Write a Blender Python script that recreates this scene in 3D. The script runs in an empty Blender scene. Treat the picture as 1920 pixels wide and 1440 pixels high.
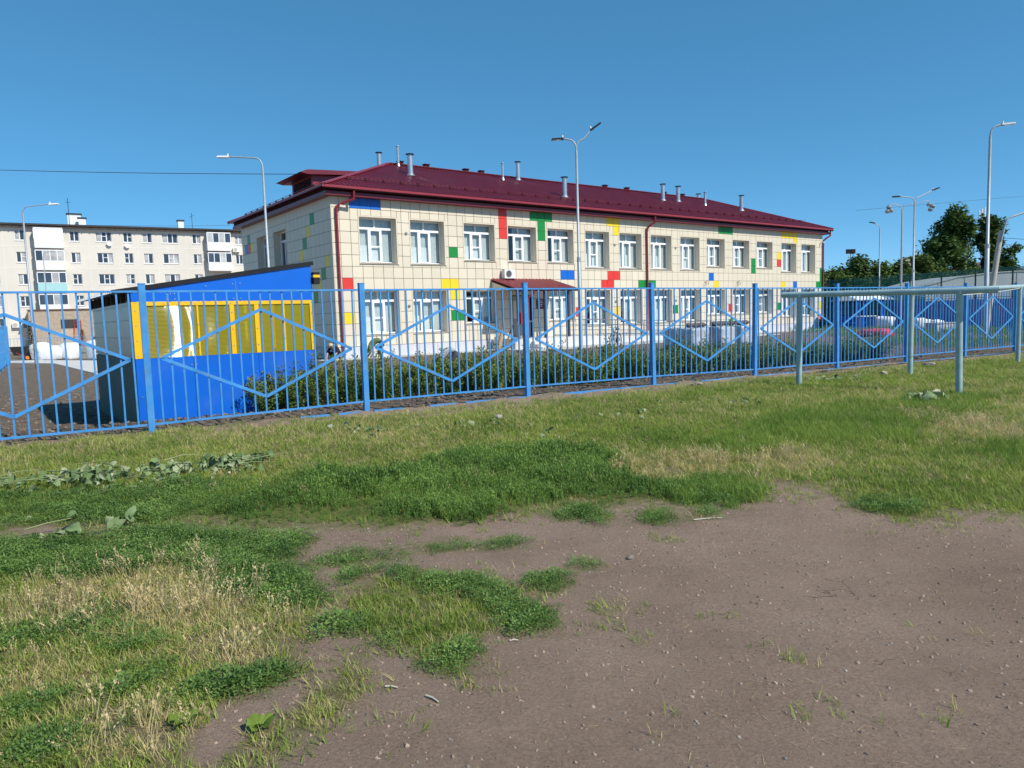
import bpy, math, random
import numpy as np
from mathutils import Vector, Matrix

rnd = random.Random(7)
nrng = np.random.default_rng(11)
R = math.radians
SC = bpy.context.scene
COL = SC.collection

# ------------------------------------------------------------------ camera
CAM_H = 1.53
cam = bpy.data.cameras.new('camera')
cam_ob = bpy.data.objects.new('camera', cam)
COL.objects.link(cam_ob)
cam.sensor_width = 36.0
cam.lens = 36.0 * 1368.44 / 1920.0
cam.clip_start = 0.05
cam.clip_end = 6000
_p, _r = R(5.1636), R(1.8482)
_fw = Vector((0, math.cos(_p), -math.sin(_p)))
_rt = Vector((1, 0, 0))
_dn = _fw.cross(_rt)
_r2 = _rt * math.cos(_r) + _dn * math.sin(_r)
_d2 = _rt * (-math.sin(_r)) + _dn * math.cos(_r)
_m = Matrix((_r2, -_d2, -_fw)).transposed().to_4x4()
_m.translation = (0, 0, CAM_H)
cam_ob.matrix_world = _m
SC.camera = cam_ob

# ------------------------------------------------------------------ sky, sun, exposure
SUN_EL, SUN_AZ = R(43), R(125.9)
W = bpy.data.worlds.new('World')
SC.world = W
W.use_nodes = True
_nt = W.node_tree
_bg = _nt.nodes['Background']
_sky = _nt.nodes.new('ShaderNodeTexSky')
_sky.sky_type = 'NISHITA'
_sky.sun_disc = False
_sky.sun_elevation = SUN_EL
_sky.sun_rotation = SUN_AZ
_sky.altitude = 100
_sky.air_density = 0.4
_sky.dust_density = 0.0
_sky.ozone_density = 8.5
_gm = _nt.nodes.new('ShaderNodeGamma')
_gm.inputs[1].default_value = 0.57
_hs = _nt.nodes.new('ShaderNodeHueSaturation')
_hs.inputs['Hue'].default_value = 0.486
_hs.inputs['Saturation'].default_value = 1.36
_hs.inputs['Value'].default_value = 1.35
_nt.links.new(_sky.outputs[0], _gm.inputs[0])
_nt.links.new(_gm.outputs[0], _hs.inputs['Color'])
_nt.links.new(_hs.outputs[0], _bg.inputs[0])
_bg.inputs[1].default_value = 0.15
sun = bpy.data.lights.new('sun', 'SUN')
sun.energy = 3.05
sun.angle = R(0.55)
sun.color = (1.0, 0.955, 0.88)
sun_ob = bpy.data.objects.new('sun', sun)
COL.objects.link(sun_ob)
_sd = Vector((math.sin(SUN_AZ) * math.cos(SUN_EL), math.cos(SUN_AZ) * math.cos(SUN_EL), math.sin(SUN_EL)))
sun_ob.rotation_euler = _sd.to_track_quat('Z', 'Y').to_euler()
sun_ob.location = _sd * 60
SC.view_settings.view_transform = 'Standard'
SC.view_settings.look = 'None'
SC.view_settings.exposure = 0.72
SC.view_settings.gamma = 1.0
SC.view_settings.use_curve_mapping = False

# ------------------------------------------------------------------ materials
MATS = {}


def mat(name, col, rough=0.6, metal=0.0, var=0.12, vscale=4.0, bump=0.0, bscale=60.0, rand=0.0,
        dust=0.0, spec=0.5, coat=0.0):
    """principled material with noise-driven colour variation, fine relief and some dust"""
    m = bpy.data.materials.new(name)
    m.use_nodes = True
    nt = m.node_tree
    b = nt.nodes['Principled BSDF']
    L = nt.links.new
    tc = nt.nodes.new('ShaderNodeTexCoord')
    n = nt.nodes.new('ShaderNodeTexNoise')
    n.inputs['Scale'].default_value = vscale
    n.inputs['Detail'].default_value = 6
    L(tc.outputs['Object'], n.inputs['Vector'])
    mr = nt.nodes.new('ShaderNodeMapRange')
    mr.inputs['From Min'].default_value = 0.3
    mr.inputs['From Max'].default_value = 0.7
    mr.inputs['To Min'].default_value = 1 - var
    mr.inputs['To Max'].default_value = 1 + var
    L(n.outputs['Fac'], mr.inputs['Value'])
    mul = nt.nodes.new('ShaderNodeVectorMath')
    mul.operation = 'SCALE'
    mul.inputs[0].default_value = col
    L(mr.outputs[0], mul.inputs['Scale'])
    out = mul.outputs[0]
    if rand:
        oi = nt.nodes.new('ShaderNodeObjectInfo')
        mr2 = nt.nodes.new('ShaderNodeMapRange')
        mr2.inputs['To Min'].default_value = 1 - rand
        mr2.inputs['To Max'].default_value = 1 + rand
        L(oi.outputs['Random'], mr2.inputs['Value'])
        mul2 = nt.nodes.new('ShaderNodeVectorMath')
        mul2.operation = 'SCALE'
        L(out, mul2.inputs[0])
        L(mr2.outputs[0], mul2.inputs['Scale'])
        out = mul2.outputs[0]
    if dust:
        n2 = nt.nodes.new('ShaderNodeTexNoise')
        n2.inputs['Scale'].default_value = vscale * 0.6
        n2.inputs['Detail'].default_value = 8
        n2.inputs['Roughness'].default_value = 0.7
        L(tc.outputs['Object'], n2.inputs['Vector'])
        mr3 = nt.nodes.new('ShaderNodeMapRange')
        mr3.inputs['From Min'].default_value = 0.5
        mr3.inputs['From Max'].default_value = 0.75
        mr3.inputs['To Max'].default_value = dust
        L(n2.outputs['Fac'], mr3.inputs['Value'])
        mx = nt.nodes.new('ShaderNodeMix')
        mx.data_type = 'RGBA'
        mx.inputs['B'].default_value = (0.36, 0.32, 0.26, 1)
        L(mr3.outputs[0], mx.inputs['Factor'])
        L(out, mx.inputs['A'])
        out = mx.outputs['Result']
    L(out, b.inputs['Base Color'])
    b.inputs['Roughness'].default_value = rough
    b.inputs['Metallic'].default_value = metal
    b.inputs['Specular IOR Level'].default_value = spec
    if coat:
        b.inputs['Coat Weight'].default_value = coat
    if bump:
        n3 = nt.nodes.new('ShaderNodeTexNoise')
        n3.inputs['Scale'].default_value = bscale
        n3.inputs['Detail'].default_value = 5
        L(tc.outputs['Object'], n3.inputs['Vector'])
        bp = nt.nodes.new('ShaderNodeBump')
        bp.inputs['Strength'].default_value = bump
        bp.inputs['Distance'].default_value = 0.02
        L(n3.outputs['Fac'], bp.inputs['Height'])
        L(bp.outputs[0], b.inputs['Normal'])
    MATS[name] = m
    return m


def leafmat(name, c1, c2, trans=0.3, rough=0.55, scale=0.9):
    """foliage: colour between c1 and c2 by instance and by place, part translucent"""
    m = bpy.data.materials.new(name)
    m.use_nodes = True
    nt = m.node_tree
    L = nt.links.new
    b = nt.nodes['Principled BSDF']
    out = nt.nodes['Material Output']
    geo = nt.nodes.new('ShaderNodeNewGeometry')
    n = nt.nodes.new('ShaderNodeTexNoise')
    n.inputs['Scale'].default_value = scale
    n.inputs['Detail'].default_value = 3
    L(geo.outputs['Position'], n.inputs['Vector'])
    oi = nt.nodes.new('ShaderNodeObjectInfo')
    ad = nt.nodes.new('ShaderNodeMath')
    ad.operation = 'MULTIPLY_ADD'
    ad.inputs[1].default_value = 0.55
    L(geo.outputs['Random Per Island'], ad.inputs[0])
    mr = nt.nodes.new('ShaderNodeMapRange')
    mr.inputs['From Min'].default_value = 0.3
    mr.inputs['From Max'].default_value = 0.7
    mr.inputs['To Min'].default_value = -0.15
    mr.inputs['To Max'].default_value = 0.5
    L(n.outputs['Fac'], mr.inputs['Value'])
    L(mr.outputs[0], ad.inputs[2])
    ad2 = nt.nodes.new('ShaderNodeMath')
    ad2.operation = 'MULTIPLY_ADD'
    ad2.inputs[1].default_value = 0.3
    L(oi.outputs['Random'], ad2.inputs[0])
    L(ad.outputs[0], ad2.inputs[2])
    mx = nt.nodes.new('ShaderNodeMix')
    mx.data_type = 'RGBA'
    mx.inputs['A'].default_value = (*c1, 1)
    mx.inputs['B'].default_value = (*c2, 1)
    L(ad2.outputs[0], mx.inputs['Factor'])
    L(mx.outputs['Result'], b.inputs['Base Color'])
    b.inputs['Roughness'].default_value = rough
    b.inputs['Specular IOR Level'].default_value = 0.3
    tr = nt.nodes.new('ShaderNodeBsdfTranslucent')
    L(mx.outputs['Result'], tr.inputs['Color'])
    ms = nt.nodes.new('ShaderNodeMixShader')
    ms.inputs[0].default_value = trans
    L(b.outputs[0], ms.inputs[1])
    L(tr.outputs[0], ms.inputs[2])
    L(ms.outputs[0], out.inputs['Surface'])
    MATS[name] = m
    return m


mat('cream_tile', (0.71, 0.63, 0.485), 0.5, var=0.03, vscale=1.5, rand=0.055, bump=0.03, bscale=30, dust=0.05)
mat('joint', (0.10, 0.088, 0.068), 0.9)
mat('cream_metal', (0.73, 0.65, 0.51), 0.45, var=0.03)
mat('reveal_metal', (0.66, 0.60, 0.48), 0.5, var=0.04)
mat('tile_red', (0.70, 0.042, 0.030), 0.4, var=0.04)
mat('tile_green', (0.008, 0.24, 0.042), 0.4, var=0.05)
mat('tile_blue', (0.004, 0.13, 0.56), 0.4, var=0.05)
mat('tile_yellow', (0.86, 0.62, 0.022), 0.4, var=0.04)
mat('plinth', (0.56, 0.55, 0.58), 0.7, var=0.06, vscale=2, dust=0.15)
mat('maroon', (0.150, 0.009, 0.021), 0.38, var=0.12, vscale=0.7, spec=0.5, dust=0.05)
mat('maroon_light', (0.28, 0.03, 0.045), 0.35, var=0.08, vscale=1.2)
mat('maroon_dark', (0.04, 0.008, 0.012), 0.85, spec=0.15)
mat('downpipe', (0.24, 0.018, 0.028), 0.35, var=0.08)
mat('galvanised', (0.52, 0.55, 0.58), 0.36, metal=0.75, var=0.14, vscale=9)
mat('lamp_pole', (0.38, 0.42, 0.45), 0.5, metal=0.2, var=0.10, vscale=6, dust=0.1)
mat('dark_metal', (0.02, 0.021, 0.024), 0.8, spec=0.2)
mat('pvc', (0.86, 0.86, 0.87), 0.3, var=0.02)
mat('white_paint', (0.78, 0.78, 0.77), 0.5, var=0.06, dust=0.15)
mat('curtain', (0.66, 0.67, 0.64), 0.9, var=0.08)
mat('blind_white', (0.88, 0.89, 0.88), 0.8, var=0.05)
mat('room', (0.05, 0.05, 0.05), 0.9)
mat('fence_blue', (0.05, 0.255, 0.58), 0.42, var=0.18, vscale=5, dust=0.32, bump=0.05, bscale=90)
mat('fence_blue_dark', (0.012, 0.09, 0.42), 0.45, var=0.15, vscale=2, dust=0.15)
mat('board_blue', (0.001, 0.12, 0.60), 0.34, var=0.06, vscale=1.2, dust=0.12)
mat('frame_yellow', (0.86, 0.50, 0.006), 0.32, var=0.05, dust=0.08)
mat('panel_green', (0.022, 0.085, 0.08), 0.6, var=0.10, spec=0.25, dust=0.1)
mat('wood', (0.22, 0.14, 0.075), 0.8, var=0.25, vscale=7, bump=0.2, bscale=30)
mat('wood_dark', (0.06, 0.032, 0.016), 0.75, var=0.3, vscale=6)
mat('wood_pale', (0.50, 0.38, 0.24), 0.8, var=0.2, vscale=7)
mat('screw', (0.6, 0.62, 0.64), 0.3, metal=0.8)
mat('mint', (0.33, 0.46, 0.47), 0.4, var=0.14, vscale=6, dust=0.25, bump=0.06, bscale=50)
mat('hole', (0.006, 0.006, 0.006), 0.9)
mat('concrete', (0.46, 0.44, 0.40), 0.85, var=0.14, vscale=1.5, bump=0.15, bscale=25, dust=0.3)
mat('concrete_pale', (0.62, 0.60, 0.56), 0.8, var=0.10, vscale=1.5, bump=0.1, bscale=25, dust=0.2)
mat('concrete_pole', (0.45, 0.42, 0.37), 0.85, var=0.15, vscale=3)
mat('panel_wall', (0.67, 0.63, 0.555), 0.85, var=0.07, vscale=0.25, bump=0.06, bscale=8)
mat('panel_joint', (0.76, 0.73, 0.66), 0.85)
mat('apt_roof', (0.04, 0.038, 0.04), 0.8, var=0.25, vscale=0.6)
mat('apt_glass', (0.045, 0.06, 0.08), 0.08, var=0.5, vscale=0.35, spec=0.8)
mat('net_curtain', (0.42, 0.43, 0.43), 0.5, var=0.3, vscale=0.8)
mat('balcony_white', (0.80, 0.82, 0.82), 0.55, var=0.03)
mat('balcony_mint', (0.36, 0.62, 0.64), 0.6, var=0.05)
mat('brick', (0.47, 0.385, 0.29), 0.85, var=0.14, vscale=3)
mat('mortar', (0.40, 0.36, 0.30), 0.9)
mat('red_paint', (0.55, 0.03, 0.025), 0.4, var=0.1)
mat('sign_red', (0.13, 0.012, 0.02), 0.4)
mat('orange', (0.70, 0.20, 0.03), 0.5)
mat('black_rubber', (0.012, 0.012, 0.013), 0.7)
mat('post_shaded', (0.045, 0.055, 0.085), 0.5)
mat('steel', (0.34, 0.32, 0.29), 0.35, metal=0.6, var=0.1)
mat('bag_white', (0.78, 0.79, 0.80), 0.6, var=0.10, vscale=2.0, bump=0.3, bscale=6)
mat('wrap_film', (0.42, 0.45, 0.50), 0.22, var=0.22, vscale=5, bump=0.35, bscale=7)
mat('paver_grey', (0.25, 0.24, 0.24), 0.8, var=0.15)
mat('sack_brown', (0.10, 0.075, 0.055), 0.85, var=0.3, vscale=6, bump=0.3, bscale=14)
mat('red_tarp', (0.56, 0.05, 0.055), 0.55, var=0.12, vscale=3, bump=0.2, bscale=5)
mat('skin', (0.50, 0.28, 0.20), 0.55, var=0.05)
mat('cloth_green', (0.13, 0.17, 0.07), 0.9, var=0.12)
mat('cloth_navy', (0.012, 0.018, 0.06), 0.9, var=0.15)
mat('cloth_grey', (0.42, 0.41, 0.40), 0.9, var=0.12)
mat('cloth_dark', (0.07, 0.055, 0.06), 0.9, var=0.15)
mat('cloth_black', (0.015, 0.015, 0.022), 0.9, var=0.15)
mat('hair', (0.02, 0.014, 0.01), 0.6)
mat('cap_tan', (0.55, 0.45, 0.30), 0.8)
mat('shoe', (0.02, 0.018, 0.016), 0.6)
mat('bark', (0.13, 0.10, 0.075), 0.9, var=0.25, vscale=5, bump=0.5, bscale=20)
mat('twig', (0.10, 0.065, 0.04), 0.85)
mat('stone', (0.30, 0.255, 0.215), 0.9, var=0.25, vscale=8, bump=0.4, bscale=20, rand=0.4)
mat('slate_roof', (0.74, 0.80, 0.84), 0.6, var=0.08, vscale=0.4)
mat('house_wall', (0.42, 0.36, 0.29), 0.85, var=0.1, vscale=0.4)
mat('roof_brown', (0.16, 0.075, 0.05), 0.7, var=0.15)
mat('roof_dark', (0.07, 0.055, 0.05), 0.7, var=0.15)
mat('green_post', (0.006, 0.05, 0.045), 0.5)
mat('play_blue', (0.01, 0.10, 0.5), 0.45)
mat('rope', (0.72, 0.70, 0.62), 0.8)
mat('wire', (0.02, 0.02, 0.022), 0.6)
mat('leaf_stalk', (0.26, 0.30, 0.12), 0.6)
mat('crumb', (0.29, 0.212, 0.16), 0.95, var=0.25, vscale=6, rand=0.4)
mat('clod', (0.19, 0.15, 0.115), 0.95, var=0.3, vscale=6, bump=0.4, bscale=20, rand=0.35)
mat('dry_stick', (0.55, 0.49, 0.38), 0.8)
mat('pavement', (0.50, 0.48, 0.45), 0.8, var=0.10, vscale=2, bump=0.1, bscale=20, dust=0.25)
leafmat('mown_green', (0.075, 0.18, 0.022), (0.36, 0.43, 0.08), 0.4)
leafmat('mown_dry', (0.40, 0.38, 0.11), (0.66, 0.56, 0.26), 0.4)
leafmat('mat_leaf', (0.05, 0.125, 0.028), (0.23, 0.36, 0.085), 0.35, scale=3.0)
leafmat('tall_leaf', (0.05, 0.13, 0.026), (0.28, 0.42, 0.09), 0.4, scale=1.6)
leafmat('lush_leaf', (0.085, 0.19, 0.022), (0.30, 0.40, 0.07), 0.42)
leafmat('straw', (0.44, 0.32, 0.14), (0.72, 0.58, 0.33), 0.3)
leafmat('hedge_leaf', (0.045, 0.105, 0.02), (0.21, 0.29, 0.055), 0.25, scale=2.0)
leafmat('hedge_tip', (0.12, 0.17, 0.03), (0.30, 0.30, 0.07), 0.3)
leafmat('poplar_leaf', (0.03, 0.075, 0.018), (0.10, 0.17, 0.04), 0.2, scale=0.35)
leafmat('bush_leaf', (0.03, 0.075, 0.02), (0.13, 0.19, 0.045), 0.2, scale=0.5)
leafmat('burdock', (0.09, 0.17, 0.05), (0.34, 0.42, 0.20), 0.15, rough=0.5, scale=2.5)
leafmat('burdock_back', (0.22, 0.28, 0.13), (0.50, 0.52, 0.34), 0.15, rough=0.6, scale=2.5)
leafmat('conifer', (0.015, 0.045, 0.015), (0.06, 0.10, 0.03), 0.1)
leafmat('sapling_leaf', (0.10, 0.11, 0.03), (0.26, 0.22, 0.07), 0.2)


def glass_material():
    m = bpy.data.materials.new('window_glass')
    m.use_nodes = True
    nt = m.node_tree
    L = nt.links.new
    nt.nodes.remove(nt.nodes['Principled BSDF'])
    out = nt.nodes['Material Output']
    gl = nt.nodes.new('ShaderNodeBsdfGlossy')
    gl.inputs['Roughness'].default_value = 0.03
    gl.inputs['Color'].default_value = (0.9, 0.95, 1, 1)
    tr = nt.nodes.new('ShaderNodeBsdfTransparent')
    tr.inputs['Color'].default_value = (0.90, 0.93, 0.93, 1)
    lw = nt.nodes.new('ShaderNodeLayerWeight')
    lw.inputs[0].default_value = 0.5
    pw = nt.nodes.new('ShaderNodeMath')
    pw.operation = 'POWER'
    pw.inputs[1].default_value = 4.0
    L(lw.outputs['Facing'], pw.inputs[0])
    fr = nt.nodes.new('ShaderNodeMath')
    fr.operation = 'MULTIPLY_ADD'
    fr.inputs[1].default_value = 0.75
    fr.inputs[2].default_value = 0.05
    L(pw.outputs[0], fr.inputs[0])
    ms = nt.nodes.new('ShaderNodeMixShader')
    L(fr.outputs[0], ms.inputs[0])
    L(tr.outputs[0], ms.inputs[1])
    L(gl.outputs[0], ms.inputs[2])
    L(ms.outputs[0], out.inputs['Surface'])
    MATS['window_glass'] = m


glass_material()


def sheet_material(name, col, tcol, trans, rough):
    """glossy translucent plastic sheet (its level ribs are modelled)"""
    m = bpy.data.materials.new(name)
    m.use_nodes = True
    nt = m.node_tree
    L = nt.links.new
    b = nt.nodes['Principled BSDF']
    out = nt.nodes['Material Output']
    b.inputs['Base Color'].default_value = (*col, 1)
    b.inputs['Roughness'].default_value = rough
    b.inputs['Specular IOR Level'].default_value = 0.8
    tr = nt.nodes.new('ShaderNodeBsdfTransparent')
    tr.inputs['Color'].default_value = (*tcol, 1)
    ms = nt.nodes.new('ShaderNodeMixShader')
    ms.inputs[0].default_value = trans
    L(b.outputs[0], ms.inputs[1])
    L(tr.outputs[0], ms.inputs[2])
    L(ms.outputs[0], out.inputs['Surface'])
    MATS[name] = m


sheet_material('amber_sheet', (0.34, 0.28, 0.010), (0.85, 0.66, 0.05), 0.22, 0.045)
sheet_material('grey_sheet', (0.66, 0.59, 0.42), (0.80, 0.75, 0.62), 0.22, 0.35)


def mesh_fence_material():
    """woven green wire mesh seen from far away: mostly open"""
    m = bpy.data.materials.new('wire_mesh')
    m.use_nodes = True
    nt = m.node_tree
    L = nt.links.new
    b = nt.nodes['Principled BSDF']
    b.inputs['Base Color'].default_value = (0.014, 0.17, 0.135, 1)
    out = nt.nodes['Material Output']
    tr = nt.nodes.new('ShaderNodeBsdfTransparent')
    ms = nt.nodes.new('ShaderNodeMixShader')
    ms.inputs[0].default_value = 0.62
    L(b.outputs[0], ms.inputs[1])
    L(tr.outputs[0], ms.inputs[2])
    L(ms.outputs[0], out.inputs['Surface'])
    MATS['wire_mesh'] = m


mesh_fence_material()


# ------------------------------------------------------------------ mesh building
class MB:
    def __init__(self):
        self.v, self.f, self.m, self.sm = [], [], [], []

    def add(self, verts, faces, m=0, smooth=False):
        b = len(self.v)
        self.v.extend([tuple(p) for p in verts])
        for f in faces:
            self.f.append(tuple(b + i for i in f))
            self.m.append(m)
            self.sm.append(smooth)
        return self

    def box(self, x0, x1, y0, y1, z0, z1, m=0):
        v = [(x0, y0, z0), (x1, y0, z0), (x1, y1, z0), (x0, y1, z0), (x0, y0, z1), (x1, y0, z1), (x1, y1, z1), (x0, y1, z1)]
        return self.add(v, [(0, 3, 2, 1), (4, 5, 6, 7), (0, 1, 5, 4), (1, 2, 6, 5), (2, 3, 7, 6), (3, 0, 4, 7)], m)

    def obox(self, p, q, w, h, up=(0, 0, 1), m=0):
        """bar from p to q, w wide (sideways), h tall"""
        p, q = Vector(p), Vector(q)
        d = (q - p).normalized()
        s = d.cross(Vector(up))
        if s.length < 1e-4:
            s = d.cross(Vector((1, 0, 0)))
        s.normalize()
        t = s.cross(d)
        s, t = s * w / 2, t * h / 2
        v = [p - s - t, p + s - t, p + s + t, p - s + t, q - s - t, q + s - t, q + s + t, q - s + t]
        return self.add(v, [(0, 3, 2, 1), (4, 5, 6, 7), (0, 1, 5, 4), (1, 2, 6, 5), (2, 3, 7, 6), (3, 0, 4, 7)][::1], m)

    def tube(self, pts, rad, seg=8, caps=True, m=0, smooth=True):
        pts = [Vector(p) for p in pts]
        n = len(pts)
        rads = rad if isinstance(rad, (list, tuple)) else [rad] * n
        base = []
        prev = None
        for i, p in enumerate(pts):
            d = (pts[min(i + 1, n - 1)] - pts[max(i - 1, 0)]).normalized()
            if prev is None:
                a = d.cross(Vector((0, 0, 1)))
                if a.length < 1e-3:
                    a = d.cross(Vector((0, 1, 0)))
            else:
                a = prev - d * prev.dot(d)
            a.normalize()
            prev = a
            b = d.cross(a)
            for k in range(seg):
                t = 2 * math.pi * k / seg
                base.append(p + (a * math.cos(t) + b * math.sin(t)) * rads[i])
        faces = []
        for i in range(n - 1):
            for k in range(seg):
                k2 = (k + 1) % seg
                faces.append((i * seg + k, i * seg + k2, (i + 1) * seg + k2, (i + 1) * seg + k))
        self.add(base, faces, m, smooth)
        if caps:
            self.add(base[:seg], [tuple(reversed(range(seg)))], m)
            self.add(base[-seg:], [tuple(range(seg))], m)
        return self

    def prism(self, poly, axis, a, b, m=0):
        """poly: list of 2-D points; extruded along axis from a to b"""
        def P(u, v, w):
            return {'x': (w, u, v), 'y': (u, w, v), 'z': (u, v, w)}[axis]
        n = len(poly)
        v = [P(u, w, a) for u, w in poly] + [P(u, w, b) for u, w in poly]
        f = [tuple(range(n)), tuple(reversed(range(n, 2 * n)))]
        for i in range(n):
            j = (i + 1) % n
            f.append((i, i + n, j + n, j))
        return self.add(v, f, m)

    def mesh(self, name, mats):
        me = bpy.data.meshes.new(name)
        me.from_pydata(self.v, [], self.f)
        for mm in (mats if isinstance(mats, (list, tuple)) else [mats]):
            me.materials.append(MATS[mm])
        me.polygons.foreach_set('material_index', self.m)
        me.polygons.foreach_set('use_smooth', self.sm)
        me.update()
        return me

    def build(self, name, mats, parent=None, loc=None, rz=0.0):
        o = bpy.data.objects.new(name, self.mesh(name, mats))
        COL.objects.link(o)
        if parent is not None:
            o.parent = parent
        if loc is not None:
            o.location = loc
        if rz:
            o.rotation_euler = (0, 0, rz)
        return o


def link(name, me, parent=None, loc=None, rot=None, scale=None):
    o = bpy.data.objects.new(name, me)
    COL.objects.link(o)
    if parent is not None:
        o.parent = parent
    if loc is not None:
        o.location = loc
    if rot is not None:
        o.rotation_euler = rot
    if scale is not None:
        o.scale = scale
    return o


def tag(o, label=None, cat=None, group=None, kind=None):
    if label:
        o['label'] = label
    if cat:
        o['category'] = cat
    if group:
        o['group'] = group
    if kind:
        o['kind'] = kind
    return o


def empty(name, loc=(0, 0, 0), rz=0.0):
    o = bpy.data.objects.new(name, None)
    o.empty_display_size = 0.2
    COL.objects.link(o)
    o.location = loc
    o.rotation_euler = (0, 0, rz)
    return o


# ------------------------------------------------------------------ noise, terrain height
def _hash(ix, iy, seed):
    n = (ix.astype(np.int64) * 374761393 + iy.astype(np.int64) * 668265263 + seed * 982451653) & 0x7fffffff
    n = ((n ^ (n >> 13)) * 1274126177) & 0x7fffffff
    return ((n ^ (n >> 16)) & 0xffff) / 65535.0


def vnoise(x, y, seed=0):
    x, y = np.asarray(x, float), np.asarray(y, float)
    ix, iy = np.floor(x), np.floor(y)
    fx, fy = x - ix, y - iy
    fx, fy = fx * fx * (3 - 2 * fx), fy * fy * (3 - 2 * fy)
    a, b = _hash(ix, iy, seed), _hash(ix + 1, iy, seed)
    c, d = _hash(ix, iy + 1, seed), _hash(ix + 1, iy + 1, seed)
    return (a + (b - a) * fx) * (1 - fy) + (c + (d - c) * fx) * fy


def fbm(x, y, seed=0, octv=4):
    x, y = np.asarray(x, float), np.asarray(y, float)
    s, a, t = 0.0, 0.5, 0.0
    for i in range(octv):
        s = s + a * vnoise(x, y, seed + i)
        t += a
        x, y, a = x * 2.03 + 5.1, y * 2.03 + 1.7, a * 0.5
    return s / t


def sstep(a, b, x):
    t = np.clip((np.asarray(x, float) - a) / (b - a), 0, 1)
    return t * t * (3 - 2 * t)


F0 = np.array([-4.801, 9.614])
FD = np.array([0.8456, 0.5339])
FN = np.array([-0.5339, 0.8456])


def fence_coords(x, y):
    dx, dy = np.asarray(x, float) - F0[0], np.asarray(y, float) - F0[1]
    return (dx * FD[0] + dy * FD[1]) / 3.0, dx * FN[0] + dy * FN[1]


def fence_ground(n):
    return np.clip(0.19 - 0.026 * n, -0.12, 0.22)


def ground_z(x, y):
    n, D = fence_coords(x, y)
    zf = fence_ground(n)
    return np.where(D < 0, zf * sstep(-6.5, -0.2, D), zf + (-0.17 - zf) * sstep(0.4, 4.5, D))


def gz(x, y):
    return float(ground_z(x, y))
# ------------------------------------------------------------------ where things grow (metres on the ground)
POLY={
 'mown':[(-6.93,8.43),(-6.33,8.90),(-4.69,9.60),(-2.07,10.76),(0.36,12.42),(2.87,13.97),(5.22,15.46),(8.13,17.31),(16.68,22.74),(19.69,24.42),(4.05,4.96),(3.66,5.15),(3.13,5.17),(2.86,5.24),(2.71,5.57),(2.78,6.30),(2.35,6.16),(1.84,5.85),(1.02,5.87),(-0.29,5.67),(-1.40,5.75),(-2.63,5.73),(-4.05,5.62),(-4.63,5.56)],
 'tall':[(-2.70,5.69),(-2.34,6.34),(-1.97,6.90),(-1.18,7.08),(-0.93,7.61),(-0.37,7.85),(0.21,7.96),(0.96,7.83),(0.89,6.85),(1.08,6.52),(1.25,6.40),(1.63,6.56),(1.90,6.03),(1.71,5.70),(1.36,5.66),(1.25,5.93),(0.78,5.73),(0.41,5.93),(0.18,5.79),(-0.03,5.65),(-0.32,5.46),(-0.61,5.48),(-0.91,5.37),(-1.28,5.39),(-1.67,5.48),(-2.22,5.55)],
 'mat_strip':[(-5.29,6.39),(-4.52,6.30),(-4.01,6.38),(-3.32,6.73),(-2.76,6.82),(-2.31,7.01),(-2.34,6.34),(-2.70,5.69),(-2.27,5.55),(-2.74,5.50),(-3.40,5.58),(-3.94,5.46),(-4.53,5.43)],
 'mat_left':[(-4.33,5.19),(-3.79,5.24),(-3.23,5.29),(-2.69,5.39),(-1.87,5.36),(-1.42,5.14),(-1.49,4.86),(-1.49,4.40),(-1.19,4.16),(-1.11,3.97),(-1.34,3.93),(-1.65,4.03),(-2.21,4.59),(-2.56,4.43),(-2.97,4.49),(-3.22,4.41),(-3.66,4.35)],
 'left_mix':[(-3.69,4.39),(-3.25,4.46),(-2.59,4.47),(-2.23,4.64),(-1.65,4.03),(-1.10,3.91),(-1.10,3.50),(-1.02,3.11),(-1.23,2.94),(-1.27,2.74),(-1.18,2.42),(-1.14,2.25),(-2.01,2.30)],
 'strip':[(-0.98,2.54),(-0.97,2.76),(-0.85,2.96),(-0.82,3.20),(-0.69,3.19),(-0.65,2.94),(-0.72,2.78),(-0.81,2.64),(-0.88,2.47),(-1.00,2.30),(-1.09,2.30),(-1.12,2.45)],
 'mid_dry':[(-0.98,3.90),(-0.90,4.26),(-0.62,4.28),(-0.34,4.08),(-0.21,3.83),(-0.12,3.55),(-0.19,3.29),(-0.31,3.19),(-0.54,3.27),(-0.66,3.41),(-0.84,3.54)],
 'mid_mat':[(-0.89,4.35),(-0.77,4.47),(-0.46,4.31),(-0.23,4.29),(-0.10,4.02),(0.10,3.66),(0.14,3.41),(-0.06,3.38),(-0.12,3.61),(-0.27,3.91),(-0.44,4.09),(-0.67,4.24)],
 'mid_low':[(-0.45,3.17),(-0.34,3.30),(-0.21,3.23),(-0.22,2.99),(-0.34,3.02)],
 'lush':[(2.09,7.74),(3.01,9.34),(3.96,10.37),(5.25,11.17),(6.50,11.64),(7.55,11.81),(7.13,10.76),(5.50,9.23),(4.34,8.07),(3.69,7.84),(3.05,7.99),(2.40,7.43)],
 'lush2':[(4.72,7.36),(5.55,8.01),(6.07,7.91),(5.01,6.52),(4.50,6.48)],
 'lush3':[(1.51,6.47),(1.91,6.86),(2.02,6.41),(2.16,5.99),(1.73,5.61),(1.38,5.74)],
}
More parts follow.
